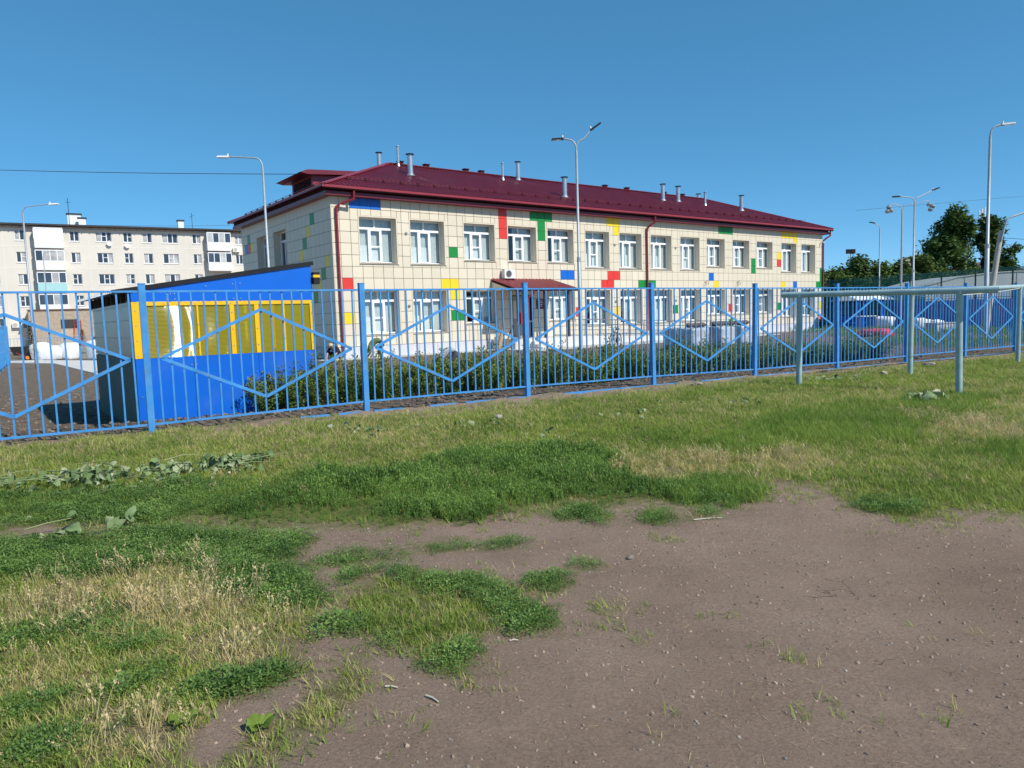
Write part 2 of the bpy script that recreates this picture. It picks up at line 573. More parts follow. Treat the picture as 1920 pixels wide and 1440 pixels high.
ELL={
 'mat':[(-0.51,4.90,0.17,0.15),(-0.14,4.89,0.13,0.12),(-1.08,4.64,0.19,0.15),(-0.82,4.68,0.11,0.09),(-1.34,4.44,0.12,0.12),(-1.02,4.29,0.08,0.08),(0.18,4.06,0.14,0.15),(0.39,4.36,0.10,0.11),(1.13,5.45,0.14,0.16),(0.39,5.57,0.10,0.15),(0.70,5.43,0.07,0.13),(-0.90,3.60,0.09,0.12),(-0.65,3.38,0.06,0.11),(2.84,5.51,0.21,0.21),(1.49,5.45,0.10,0.13),(-2.47,3.57,0.21,0.12),(-2.28,3.72,0.18,0.18),(-1.97,3.51,0.18,0.18),(-1.26,2.96,0.18,0.09),(-1.10,3.02,0.12,0.12),(-1.69,3.02,0.12,0.11),(-2.05,2.87,0.14,0.13),(-1.74,2.55,0.16,0.10),(-1.23,3.97,0.15,0.20),(0.07,3.57,0.12,0.16),(-1.76,3.14,0.10,0.09),(0.55,5.60,0.12,0.12)],
 'sparse':[(1.00,4.98,0.05,0.07),(0.46,3.49,0.07,0.08),(0.44,3.84,0.05,0.07),(-0.25,2.90,0.05,0.05),(-0.09,2.98,0.05,0.06),(1.12,3.25,0.04,0.05),(1.21,3.11,0.06,0.06),(1.02,2.70,0.04,0.03),(1.15,2.56,0.03,0.04),(0.58,2.68,0.04,0.04),(0.49,2.49,0.02,0.03),(-0.74,2.45,0.06,0.03),(1.02,3.59,0.03,0.04),(0.32,3.41,0.09,0.07),(-0.21,4.29,0.19,0.07),(1.19,2.74,0.04,0.03),(1.26,2.66,0.05,0.03),(-0.51,2.71,0.05,0.03),(-0.36,2.70,0.03,0.03),(-0.64,2.78,0.03,0.04),(0.30,2.61,0.02,0.02),(1.44,2.81,0.03,0.02),(0.56,3.23,0.03,0.04),(3.07,4.94,0.09,0.09),(2.42,4.82,0.06,0.07),(0.44,3.71,0.11,0.10),(1.53,2.61,0.04,0.03),(0.97,2.84,0.03,0.03),(-0.04,3.82,0.20,0.15),(-1.17,3.57,0.17,0.13)],
 'straw':[(-2.71,4.22,0.19,0.46),(-2.26,4.10,0.35,0.56),(-2.10,4.38,0.24,0.37),(-1.88,3.70,0.26,0.28),(-1.74,3.84,0.35,0.37),(1.30,7.08,0.38,0.55),(2.74,7.20,0.47,0.45),(5.69,9.28,0.48,0.89),(5.67,8.42,0.32,0.69),(-1.35,3.41,0.24,0.24),(-2.19,3.14,0.12,0.15),(1.80,7.26,0.31,0.49),(-1.48,2.65,0.25,0.18)],
}


def inside(poly, x, y):
    px = np.array([p[0] for p in poly])
    py = np.array([p[1] for p in poly])
    r = np.zeros(np.shape(x), bool)
    j = len(poly) - 1
    for i in range(len(poly)):
        c = ((py[i] > y) != (py[j] > y)) & (x < (px[j] - px[i]) * (y - py[i]) / (py[j] - py[i] + 1e-12) + px[i])
        r ^= c
        j = i
    return r


_wc = [None, None, None, None]


def warp(x, y, k=1.0):
    if _wc[0] is not x or _wc[1] is not y:
        a = 0.035 * np.clip(y, 2, 12)
        _wc[0], _wc[1] = x, y
        _wc[2] = (fbm(x * 2.2, y * 2.2, 3, 4) - 0.5) * 2 * a + (fbm(x * 8, y * 8, 5, 3) - 0.5) * 1.3 * a
        _wc[3] = (fbm(x * 2.2 + 40, y * 2.2, 8, 4) - 0.5) * 2.4 * a + (fbm(x * 8 + 7, y * 8, 6, 3) - 0.5) * 1.5 * a
    return x + _wc[2] * k, y + _wc[3] * k


def in_poly(key, x, y, k=1.0):
    wx, wy = warp(x, y, k)
    return inside(POLY[key], wx, wy)


def in_ell(key, x, y, k=0.5, grow=1.0):
    wx, wy = warp(x, y, k)
    r = np.zeros(np.shape(x), bool)
    for cx, cy, rx, ry in ELL[key]:
        r |= ((wx - cx) / (rx * grow)) ** 2 + ((wy - cy) / (ry * grow)) ** 2 < 1
    return r


def soft(fn, x, y, spread=0.03):
    """share of points around (x, y) that fall inside: 1 well inside, thinning out over the edge"""
    p = np.zeros(np.shape(x))
    sg = spread * np.clip(y, 2, 12)
    for i in range(6):
        xx, yy = x + nrng.normal(0, 1, np.shape(x)) * sg, y + nrng.normal(0, 1, np.shape(x)) * sg
        p += fn(xx, yy)
    return p / 6


def veg_masks(x, y):
    a = veg_masks_sharp(x, y)
    sg = 0.022 * np.clip(y, 2, 12)
    v = a[0].copy()
    for dx, dy in ((1, .4), (-.9, .6), (.3, -1), (-.4, -.8)):
        xx, yy = x + dx * sg, y + dy * sg * 1.4
        v += veg_masks_sharp(xx, yy)[0]
    return v / 5, a[1], a[2]


def veg_masks_sharp(x, y):
    """cover of vegetation, dryness and dug soil at points of the ground, each 0..1"""
    n, D = fence_coords(x, y)
    mown = in_poly('mown', x, y, 1.7) & (D < 0.25)
    mats = in_poly('mat_strip', x, y) | in_poly('mat_left', x, y, 0.7) | in_poly('mid_mat', x, y, 0.6) | in_poly('mid_low', x, y, 0.6) | in_ell('mat', x, y)
    mix = in_poly('left_mix', x, y, 0.7) | in_poly('strip', x, y, 0.7) | in_poly('mid_dry', x, y, 0.6)
    tall = in_poly('tall', x, y, 0.7)
    veg = np.where(mown | mix, 0.85, 0.0)
    veg = np.where(mats, 1.0, veg)
    veg = np.where(tall, 1.0, veg)
    veg = np.where(in_ell('sparse', x, y), np.maximum(veg, 0.35), veg)
    # beyond the picture's sides the meadow simply goes on
    far = (np.abs(x) > 10) & (D < 0) & (y > 5.5)
    veg = np.where(far, 0.85, veg)
    dry = np.clip(0.22 + 1.2 * (fbm(x * 0.55, y * 0.55, 21, 4) - 0.42), 0, 1)
    dry = np.where(mix, np.clip(0.15 + 1.6 * (fbm(x * 1.3, y * 1.3, 23, 3) - 0.36), 0.05, 0.9), dry)
    dry = np.where(mats | tall, 0.0, dry)
    dry = np.where(in_ell('straw', x, y), 0.9, dry)
    bank = sstep(-1.9, -0.2, D) * (D < 0.3) * sstep(0.38, 0.54, fbm(x * 0.9, y * 0.9, 33, 4) + 0.08 * (n > 1.5))
    veg = np.where(D < 0.3, veg * (1 - 0.85 * bank), veg)
    soil = sstep(0.0, 0.25, D) * (1 - sstep(60, 80, D))
    return veg, dry, soil


def axis(fine0, fine1, step, lo, hi, grow=1.12):
    a = list(np.arange(fine0, fine1 + 1e-6, step))
    s = step
    v = fine1
    while v < hi:
        s *= grow
        v += s
        a.append(v)
    s = step
    v = fine0
    pre = []
    while v > lo:
        s *= grow
        v -= s
        pre.append(v)
    return np.array(pre[::-1] + a)


def make_ground():
    xs = axis(-7.5, 9.5, 0.05, -2500, 2500, 1.10)
    ys = axis(1.6, 12.5, 0.05, -400, 4000, 1.045)
    X, Y = np.meshgrid(xs, ys)
    veg, dry, soil = veg_masks(X, Y)
    Z = ground_z(X, Y)
    near = 1 - sstep(9, 30, Y)
    Z = Z + near * (fbm(X * 0.6, Y * 0.6, 1, 3) - 0.5) * 0.05 + near * (fbm(X * 5, Y * 5, 2, 4) - 0.5) * 0.016
    Z = Z + soil * near * (fbm(X * 3.3, Y * 3.3, 12, 4) - 0.45) * 0.12
    n, D = fence_coords(X, Y)
    bank = sstep(-1.2, -0.4, D) * (1 - sstep(0.2, 0.5, D))
    Z = Z + bank * near * (fbm(X * 2.5, Y * 2.5, 14, 4) - 0.5) * 0.10
    nx, ny = len(xs), len(ys)
    V = np.stack([X, Y, Z], -1).reshape(-1, 3)
    idx = np.arange(nx * ny).reshape(ny, nx)
    Fq = np.stack([idx[:-1, :-1], idx[:-1, 1:], idx[1:, 1:], idx[1:, :-1]], -1).reshape(-1, 4)
    me = bpy.data.meshes.new('ground')
    me.vertices.add(len(V))
    me.vertices.foreach_set('co', V.ravel())
    me.loops.add(Fq.size)
    me.loops.foreach_set('vertex_index', Fq.ravel().astype(np.int32))
    me.polygons.add(len(Fq))
    me.polygons.foreach_set('loop_start', np.arange(0, Fq.size, 4, dtype=np.int32))
    me.polygons.foreach_set('use_smooth', np.ones(len(Fq), bool))
    me.update(calc_edges=True)
    for nm, a in (('veg', veg), ('dry', dry), ('soil', soil)):
        at = me.attributes.new(nm, 'FLOAT', 'POINT')
        at.data.foreach_set('value', a.ravel().astype(np.float32))
    m = bpy.data.materials.new('earth')
    m.use_nodes = True
    nt = m.node_tree
    L = nt.links.new
    N = nt.nodes.new
    b = nt.nodes['Principled BSDF']
    b.inputs['Roughness'].default_value = 0.95
    b.inputs['Specular IOR Level'].default_value = 0.15
    tc = N('ShaderNodeTexCoord')

    def noise(scale, detail=6, rough=0.6):
        q = N('ShaderNodeTexNoise')
        q.inputs['Scale'].default_value = scale
        q.inputs['Detail'].default_value = detail
        q.inputs['Roughness'].default_value = rough
        L(tc.outputs['Object'], q.inputs['Vector'])
        return q.outputs['Fac']

    def ramp(fac, stops):
        r = N('ShaderNodeValToRGB')
        e = r.color_ramp.elements
        while len(e) < len(stops):
            e.new(0.5)
        for k, (p, c) in enumerate(stops):
            e[k].position = p
            e[k].color = (*c, 1)
        L(fac, r.inputs[0])
        return r.outputs[0]

    def mix(f, a, c, mode='MIX'):
        q = N('ShaderNodeMix')
        q.data_type = 'RGBA'
        q.blend_type = mode
        if hasattr(f, 'is_linked'):
            L(f, q.inputs['Factor'])
        else:
            q.inputs['Factor'].default_value = f
        for s, v in (('A', a), ('B', c)):
            if hasattr(v, 'is_linked'):
                L(v, q.inputs[s])
            else:
                q.inputs[s].default_value = (*v, 1)
        return q.outputs['Result']

    def attr(nm):
        q = N('ShaderNodeAttribute')
        q.attribute_name = nm
        return q.outputs['Fac']

    big = ramp(noise(0.9, 9, 0.68), [(0.25, (0.275, 0.193, 0.140)), (0.42, (0.36, 0.256, 0.188)), (0.60, (0.425, 0.306, 0.229)), (0.8, (0.51, 0.373, 0.285))])
    fine = ramp(noise(70, 9, 0.85), [(0.32, (0.50, 0.48, 0.46)), (0.50, (1.0, 1.0, 1.0)), (0.70, (1.38, 1.36, 1.33))])
    dirt = mix(1.0, big, fine, 'MULTIPLY')
    # hair cracks
    cv = N('ShaderNodeTexVoronoi')
    cv.feature = 'DISTANCE_TO_EDGE'
    cv.inputs['Scale'].default_value = 1.7
    wn = N('ShaderNodeVectorMath')
    wn.operation = 'MULTIPLY_ADD'
    wn.inputs[1].default_value = (0.35, 0.35, 0.35)
    nn = N('ShaderNodeTexNoise')
    nn.inputs['Scale'].default_value = 3.0
    nn.inputs['Detail'].default_value = 6
    L(tc.outputs['Object'], nn.inputs['Vector'])
    L(nn.outputs['Color'], wn.inputs[0])
    L(tc.outputs['Object'], wn.inputs[2])
    L(wn.outputs[0], cv.inputs['Vector'])
    ck = ramp(cv.outputs['Distance'], [(0.0, (1, 1, 1)), (0.002, (1, 1, 1)), (0.005, (0, 0, 0))])
    cg = N('ShaderNodeMath')
    cg.operation = 'GREATER_THAN'
    cg.inputs[1].default_value = 0.60
    L(noise(0.8, 4), cg.inputs[0])
    cq = N('ShaderNodeMath')
    cq.operation = 'MULTIPLY'
    L(ck, cq.inputs[0])
    L(cg.outputs[0], cq.inputs[1])
    dirt = mix(cq.outputs[0], dirt, (0.12, 0.09, 0.07))
    vor = N('ShaderNodeTexVoronoi')
    vor.inputs['Scale'].default_value = 55
    L(tc.outputs['Object'], vor.inputs['Vector'])
    chips = ramp(vor.outputs['Distance'], [(0.0, (1, 1, 1)), (0.10, (1, 1, 1)), (0.14, (0, 0, 0))])
    cm = N('ShaderNodeMath')
    cm.operation = 'GREATER_THAN'
    cm.inputs[1].default_value = 0.60
    L(noise(9, 3), cm.inputs[0])
    cf = N('ShaderNodeMath')
    cf.operation = 'MULTIPLY'
    L(chips, cf.inputs[0])
    L(cm.outputs[0], cf.inputs[1])
    dirt = mix(cf.outputs[0], dirt, (0.60, 0.52, 0.44))
    thatch_g = ramp(noise(30, 6), [(0.3, (0.10, 0.12, 0.03)), (0.55, (0.20, 0.21, 0.06)), (0.75, (0.31, 0.29, 0.12))])
    thatch_d = ramp(noise(34, 6), [(0.3, (0.17, 0.14, 0.085)), (0.55, (0.30, 0.25, 0.14)), (0.75, (0.42, 0.35, 0.21))])
    thatch = mix(attr('dry'), thatch_g, thatch_d)
    vg = N('ShaderNodeMath')
    vg.operation = 'MULTIPLY_ADD'
    vg.inputs[1].default_value = 1.2
    L(attr('veg'), vg.inputs[0])
    vn = N('ShaderNodeMath')
    vn.operation = 'MULTIPLY_ADD'
    vn.inputs[1].default_value = 0.8
    vn.inputs[2].default_value = -0.55
    L(noise(14, 5), vn.inputs[0])
    L(vn.outputs[0], vg.inputs[2])
    vc = N('ShaderNodeClamp')
    L(vg.outputs[0], vc.inputs[0])
    col = mix(vc.outputs[0], dirt, thatch)
    soilc = ramp(noise(7, 8, 0.75), [(0.3, (0.10, 0.075, 0.055)), (0.5, (0.19, 0.148, 0.112)), (0.68, (0.29, 0.235, 0.185)), (0.8, (0.45, 0.39, 0.32))])
    col = mix(attr('soil'), col, soilc)
    L(col, b.inputs['Base Color'])
    ad = N('ShaderNodeMath')
    ad.operation = 'MULTIPLY_ADD'
    ad.inputs[1].default_value = 0.5
    L(noise(160, 5, 0.8), ad.inputs[0])
    L(noise(45, 9, 0.85), ad.inputs[2])
    bp = N('ShaderNodeBump')
    bp.inputs['Strength'].default_value = 0.85
    bp.inputs['Distance'].default_value = 0.036
    L(ad.outputs[0], bp.inputs['Height'])
    bp2 = N('ShaderNodeBump')
    bp2.inputs['Strength'].default_value = 0.7
    bp2.inputs['Distance'].default_value = 0.06
    L(noise(5, 6, 0.6), bp2.inputs['Height'])
    L(bp2.outputs[0], bp.inputs['Normal'])
    L(bp.outputs[0], b.inputs['Normal'])
    me.materials.append(m)
    o = bpy.data.objects.new('ground', me)
    COL.objects.link(o)
    tag(o, kind='structure')


make_ground()

# paved strips: path in the yard at the left, blind area along the school, path at the right
def sheet(name, pts, m, z=0.03, th=0.12):
    mb = MB()
    n = len(pts)
    v = [(x, y, gz(x, y) + z) for x, y in pts] + [(x, y, gz(x, y) + z - th) for x, y in pts]
    f = [tuple(range(n))] + [(i, i + n, (i + 1) % n + n, (i + 1) % n) for i in range(n)]
    mb.add(v, f)
    return tag(mb.build(name, m), kind='structure')


sheet('path', [(-16.5, 29.0), (-15.2, 30.2), (-22.8, 41.6), (-36.0, 49.5), (-37.0, 47.6), (-25.0, 40.0)], 'concrete_pale')

# ------------------------------------------------------------------ small vegetation, scattered as instances
PROTO = bpy.data.collections.new('tuft_shapes')


def blade(mb, x, y, h, w, lean, az, curl, m=0, segs=2):
    ca, sa = math.cos(az), math.sin(az)
    px_, py_ = -sa, ca
    pts = []
    for i in range(segs + 1):
        t = i / segs
        o = lean * t + curl * t * t
        z = h * (t - 0.25 * curl / max(h, 1e-3) * t * t * 0.5)
        ww = w * (1 - 0.85 * t)
        cx, cy = x + ca * o, y + sa * o
        pts.append(((cx - px_ * ww / 2, cy - py_ * ww / 2, z), (cx + px_ * ww / 2, cy + py_ * ww / 2, z)))
    v = [p for ab in pts for p in ab]
    f = [(2 * i, 2 * i + 1, 2 * i + 3, 2 * i + 2) for i in range(segs)]
    mb.add(v, f, m)


def leaf(mb, c, size, az, tilt, aspect=0.5, m=0, roll=0.0):
    d = Vector((math.cos(az) * math.cos(tilt), math.sin(az) * math.cos(tilt), math.sin(tilt)))
    s = Vector((-math.sin(az), math.cos(az), roll)).normalized()
    c = Vector(c)
    mb.add([c, c + d * size * 0.5 + s * size * aspect / 2, c + d * size, c + d * size * 0.5 - s * size * aspect / 2], [(0, 1, 2, 3)], m)


def proto(name, mb, mats):
    o = bpy.data.objects.new(name, mb.mesh(name, mats))
    return o


def make_collection(name, obs):
    c = bpy.data.collections.new(name)
    for o in obs:
        c.objects.link(o)
    return c


def grass_tuft(n, h, w, spread, lean):
    mb = MB()
    for i in range(n):
        a = rnd.uniform(0, 6.283)
        r = spread * math.sqrt(rnd.random())
        hh = h * rnd.uniform(0.5, 1.15)
        blade(mb, r * math.cos(a), r * math.sin(a), hh, w * rnd.uniform(0.7, 1.2), lean * rnd.uniform(0.1, 1) * hh, rnd.uniform(0, 6.283), rnd.uniform(0, 0.6) * lean * hh)
    return mb


def mat_tuft(n, rad, h, size):
    mb = MB()
    for i in range(n):
        a = rnd.uniform(0, 6.283)
        r = rad * math.sqrt(rnd.random())
        z = h * (1 - (r / rad) ** 2) * rnd.uniform(0.2, 1.1) + 0.004
        leaf(mb, (r * math.cos(a), r * math.sin(a), z), size * rnd.uniform(0.6, 1.2), a + rnd.uniform(-1.2, 1.2), rnd.uniform(-0.2, 0.9), 0.5, roll=rnd.uniform(-.6, .6))
    return mb


def tall_tuft(n, h, size):
    mb = MB()
    for i in range(n):
        a = rnd.uniform(0, 6.283)
        r = 0.06 * math.sqrt(rnd.random())
        x, y = r * math.cos(a), r * math.sin(a)
        hh = h * rnd.uniform(0.6, 1.15)
        lx, ly = rnd.uniform(-.25, .25) * hh, rnd.uniform(-.25, .25) * hh
        blade(mb, x, y, hh, 0.005, math.hypot(lx, ly), math.atan2(ly, lx), 0)
        for k in range(9):
            t = rnd.uniform(0.2, 1)
            leaf(mb, (x + lx * t, y + ly * t, hh * t), size * rnd.uniform(0.8, 1.7), rnd.uniform(0, 6.283), rnd.uniform(0.5, 1.35), 0.28, roll=rnd.uniform(-.5, .5))
    return mb


def straw_tuft(n, h):
    mb = MB()
    az = rnd.uniform(0.3, 1.4)
    for i in range(n):
        a = rnd.uniform(0, 6.283)
        r = 0.05 * math.sqrt(rnd.random())
        hh = h * rnd.uniform(0.45, 1.15)
        x, y = r * math.cos(a), r * math.sin(a)
        az2 = az + rnd.gauss(0, 0.9)
        ln = rnd.uniform(0.1, 0.75) * hh
        blade(mb, x, y, hh, 0.0035, ln, az2, 0.1 * hh, segs=3)
        if rnd.random() < 0.7:
            for k in range(6):
                t = rnd.uniform(0.72, 1.02)
                o = ln * t + 0.1 * hh * t * t
                leaf(mb, (x + math.cos(az2) * o, y + math.sin(az2) * o, hh * t), 0.022, az2 + rnd.uniform(-.9, .9), rnd.uniform(0.3, 1.2), 0.4)
    return mb


C_MOWN = make_collection('mown_tufts', [proto('mown_a%d' % i, grass_tuft(11, 0.042, 0.0055, 0.045, 0.9), 'mown_green') for i in range(4)]
                         + [proto('mown_d%d' % i, grass_tuft(10, 0.045, 0.005, 0.05, 1.1), 'mown_dry') for i in range(3)])
C_MAT = make_collection('mat_tufts', [proto('mat_%d' % i, mat_tuft(64, 0.075, 0.05, 0.0145), 'mat_leaf') for i in range(4)])
C_TALL = make_collection('tall_tufts', [proto('tall_%d' % i, tall_tuft(7, 0.15, 0.024), 'tall_leaf') for i in range(4)])
C_LUSH = make_collection('lush_tufts', [proto('lush_%d' % i, grass_tuft(12, 0.13, 0.006, 0.05, 0.7), 'lush_leaf') for i in range(4)])
C_STRAW = make_collection('straw_tufts', [proto('straw_%d' % i, straw_tuft(9, 0.21), 'straw') for i in range(4)])


def stone_mesh(name, seed, sq=0.7, sub=1, m='stone'):
    import bmesh
    rr = random.Random(seed)
    bm = bmesh.new()
    bmesh.ops.create_icosphere(bm, subdivisions=sub, radius=1)
    for v in bm.verts:
        v.co *= rr.uniform(0.72, 1.15)
        v.co.z *= sq
        v.co.y *= rr.uniform(0.8, 0.9)
    me = bpy.data.meshes.new(name)
    bm.to_mesh(me)
    bm.free()
    me.materials.append(MATS[m])
    return me


C_STONE = make_collection('pebble_shapes', [bpy.data.objects.new('pebble_%d' % i, stone_mesh('pebble_%d' % i, i)) for i in range(4)])
C_CRUMB = make_collection('crumb_shapes', [bpy.data.objects.new('crumb_%d' % i, stone_mesh('crumb_%d' % i, 40 + i, 0.6, 1, 'crumb')) for i in range(4)])
C_CLOD = make_collection('clod_shapes', [bpy.data.objects.new('clod_%d' % i, stone_mesh('clod_%d' % i, 20 + i, 0.7, 1, 'clod')) for i in range(4)])


def litter(i):
    mb = MB()
    l = rnd.uniform(0.02, 0.07)
    blade(mb, -l / 2, 0, 0.004, 0.003, l, 0, rnd.uniform(-.01, .01), segs=2)
    return proto('litter_%d' % i, mb, 'straw')


C_LITTER = make_collection('litter_shapes', [litter(i) for i in range(4)])


def scatter(name, coll, x, y, scale, idx, tilt=0.15, zoff=-0.004, label=None, cat=None, z=None):
    n = len(x)
    if z is None:
        z = surf(x, y) + zoff
    me = bpy.data.meshes.new(name)
    me.vertices.add(n)
    me.vertices.foreach_set('co', np.stack([x, y, z], 1).ravel())
    rot = np.stack([nrng.normal(0, tilt, n), nrng.normal(0, tilt, n), nrng.uniform(0, 6.283, n)], 1)
    a = me.attributes.new('rot', 'FLOAT_VECTOR', 'POINT')
    a.data.foreach_set('vector', rot.ravel().astype(np.float32))
    a = me.attributes.new('scl', 'FLOAT', 'POINT')
    a.data.foreach_set('value', np.asarray(scale, np.float32))
    a = me.attributes.new('idx', 'INT', 'POINT')
    a.data.foreach_set('value', np.asarray(idx, np.int32))
    o = bpy.data.objects.new(name, me)
    COL.objects.link(o)
    ng = bpy.data.node_groups.new(name + '_nodes', 'GeometryNodeTree')
    ng.interface.new_socket('Geometry', in_out='INPUT', socket_type='NodeSocketGeometry')
    ng.interface.new_socket('Geometry', in_out='OUTPUT', socket_type='NodeSocketGeometry')
    N, L = ng.nodes.new, ng.links.new
    gi, go = N('NodeGroupInput'), N('NodeGroupOutput')
    ip = N('GeometryNodeInstanceOnPoints')
    ci = N('GeometryNodeCollectionInfo')
    ci.inputs['Collection'].default_value = coll
    ci.inputs['Separate Children'].default_value = True
    ci.inputs['Reset Children'].default_value = True
    ip.inputs['Pick Instance'].default_value = True

    def na(nm, t):
        q = N('GeometryNodeInputNamedAttribute')
        q.data_type = t
        q.inputs['Name'].default_value = nm
        return q.outputs['Attribute']

    e2r = N('FunctionNodeEulerToRotation')
    L(na('rot', 'FLOAT_VECTOR'), e2r.inputs[0])
    L(e2r.outputs[0], ip.inputs['Rotation'])
    L(na('scl', 'FLOAT'), ip.inputs['Scale'])
    L(na('idx', 'INT'), ip.inputs['Instance Index'])
    L(gi.outputs[0], ip.inputs['Points'])
    L(ci.outputs[0], ip.inputs['Instance'])
    L(ip.outputs[0], go.inputs[0])
    md = o.modifiers.new('scatter', 'NODES')
    md.node_group = ng
    tag(o, label, cat, kind='stuff')
    return o


def surf(x, y):
    """height of the ground sheet, relief included"""
    Z = ground_z(x, y)
    near = 1 - sstep(9, 30, y)
    veg_soil = sstep(0.0, 0.25, fence_coords(x, y)[1]) * (1 - sstep(60, 80, fence_coords(x, y)[1]))
    Z = Z + near * (fbm(x * 0.6, y * 0.6, 1, 3) - 0.5) * 0.05 + near * (fbm(x * 5, y * 5, 2, 4) - 0.5) * 0.016
    Z = Z + veg_soil * near * (fbm(x * 3.3, y * 3.3, 12, 4) - 0.45) * 0.12
    n, D = fence_coords(x, y)
    bank = sstep(-1.2, -0.4, D) * (1 - sstep(0.2, 0.5, D))
    return Z + bank * near * (fbm(x * 2.5, y * 2.5, 14, 4) - 0.5) * 0.10


def gzs(x, y):
    return float(surf(np.array([x]), np.array([y]))[0])


def pts(x0, x1, y0, y1, dens):
    n = int((x1 - x0) * (y1 - y0) * dens)
    return nrng.uniform(x0, x1, n), nrng.uniform(y0, y1, n)


def view_ok(x, y):
    return np.abs(x) < 0.80 * y + 1.5


# short mown grass
x, y = pts(-9, 22, 4.6, 25, 900)
k = view_ok(x, y)
x, y = x[k], y[k]
k = nrng.random(len(x)) < np.minimum(1, (7.5 / y) ** 1.5)
x, y = x[k], y[k]
n_, D_ = fence_coords(x, y)
veg, dry, soil = veg_masks(x, y)
pm_ = soft(lambda a, b: in_poly('mown', a, b, 1.7), x, y, 0.05)
k = (D_ < 0.1) & ~in_poly('tall', x, y, 0.5) & (nrng.random(len(x)) < np.where(D_ > -2.2, veg, np.maximum(veg, 0.25)) * pm_ ** 1.3 * np.clip(0.25 + 1.5 * fbm(x * 2.2, y * 2.2, 45, 4), 0, 1.1))
x, y, dry = x[k], y[k], dry[k]
x2, y2 = pts(-4.2, 0.6, 2.2, 4.8, 1500)
v2, d2, _ = veg_masks(x2, y2)
p2 = soft(lambda a, b: in_poly('left_mix', a, b, 0.8) | in_poly('strip', a, b, 0.8) | in_poly('mid_dry', a, b, 0.8), x2, y2, 0.022)
k2 = nrng.random(len(x2)) < p2 ** 1.5 * np.clip(-0.1 + 1.9 * fbm(x2 * 3.4, y2 * 3.4, 44, 4), 0.05, 1)
x2, y2, d2 = x2[k2], y2[k2], d2[k2]
x3, y3 = pts(-1.6, 3.6, 2.3, 5.8, 700)
k3 = nrng.random(len(x3)) < soft(lambda a, b: in_ell('sparse', a, b, 0.8), x3, y3, 0.016) ** 1.5
x3, y3 = x3[k3], y3[k3]
# stragglers that creep out over the dirt
x4, y4 = pts(-2.5, 6.0, 2.4, 7.0, 130)
k4 = (in_poly('mown', x4, y4, 3.2) | in_poly('left_mix', x4, y4, 2.6) | in_poly('mid_dry', x4, y4, 2.4) | in_poly('strip', x4, y4, 2.4)) & (nrng.random(len(x4)) < 0.30)
k4 |= (fbm(x4 * 1.6, y4 * 1.6, 47, 4) > 0.63) & (nrng.random(len(x4)) < 0.06)
x3, y3 = np.concatenate([x3, x4[k4]]), np.concatenate([y3, y4[k4]])
far_x, far_y, far_d = x, y, dry
x = np.concatenate([far_x, x2, x3])
y = np.concatenate([far_y, y2, y3])
d = np.concatenate([far_d, d2, np.full(len(x3), 0.25)])
sc = nrng.uniform(0.7, 1.35, len(x)) * np.where(y < 5, 0.8, 1 + 0.06 * np.clip(y - 7, 0, 8))
idx = np.where(nrng.random(len(x)) < d * 0.85, 4 + nrng.integers(0, 3, len(x)), nrng.integers(0, 4, len(x)))
# collection children come in alphabetical order: mown_a0..3, mown_d0..2
scatter('mown_grass', C_MOWN, x, y, sc, idx, label='short yellowish green mown grass between the dirt and the blue fence', cat='grass')

# low creeping weed mats
x, y = pts(-6.5, 3.4, 2.2, 7.4, 1150)
k = view_ok(x, y)
x, y = x[k], y[k]
mats_in = lambda a, b: in_poly('mat_strip', a, b) | in_poly('mat_left', a, b, 0.7) | in_poly('mid_mat', a, b, 0.7) | in_poly('mid_low', a, b, 0.7) | in_ell('mat', a, b, 0.8) | in_poly('lush3', a, b, 0.7)
p = soft(mats_in, x, y, 0.011)
k = (p > 0) & (nrng.random(len(x)) < p ** 1.2 * np.clip(-0.15 + 2.3 * fbm(x * 4.5, y * 4.5, 50, 4), 0.12, 1))
x, y, p = x[k], y[k], p[k]
mat_x, mat_y = x, y
scl = (0.35 + 0.6 * p) * nrng.uniform(0.6, 1.3, len(x)) * (0.7 + 0.7 * fbm(x * 2, y * 2, 52, 2))
scatter('creeping_weed', C_MAT, x, y, scl, nrng.integers(0, 4, len(x)), 0.25, label='low dark green mats of small-leaved weed on the trodden dirt', cat='weed')

# tall dark weed clump
x, y = pts(-3.4, 2.4, 5.0, 8.6, 620)
pt_ = soft(lambda a, b: in_poly('tall', a, b, 0.8), x, y, 0.014)
k = nrng.random(len(x)) < pt_ ** 1.1
x, y, pt_ = x[k], y[k], pt_[k]
h_ = (0.35 + 0.65 * pt_) * np.clip(0.46 + 0.42 * sstep(5.3, 7.0, y) + 1.2 * (fbm(x * 2.3, y * 2.3, 60, 4) - 0.5), 0.22, 1.3)
k = nrng.random(len(x)) < 0.5 + 1.0 * fbm(x * 3.1, y * 3.1, 61, 3)
x, y, h_ = x[k], y[k], h_[k]
xw, yw = pts(-7, 11, 5.6, 15, 34)
nw, Dw = fence_coords(xw, yw)
kw = in_poly('mown', xw, yw) & (Dw < -0.3) & (nrng.random(len(xw)) < np.clip(-1.3 + 3.4 * fbm(xw * 1.1, yw * 1.1, 62, 4), 0, 0.9))
xv, yv = pts(-3.5, 0.2, 2.3, 4.6, 120)
kv = (in_poly('left_mix', xv, yv) | in_poly('mat_left', xv, yv)) & (nrng.random(len(xv)) < np.clip(-1.2 + 3.2 * fbm(xv * 2.4, yv * 2.4, 63, 4), 0, 0.8))
h_ = np.concatenate([h_, nrng.uniform(0.18, 0.45, kw.sum()), nrng.uniform(0.15, 0.4, kv.sum())])
x, y = np.concatenate([x, xw[kw], xv[kv]]), np.concatenate([y, yw[kw], yv[kv]])
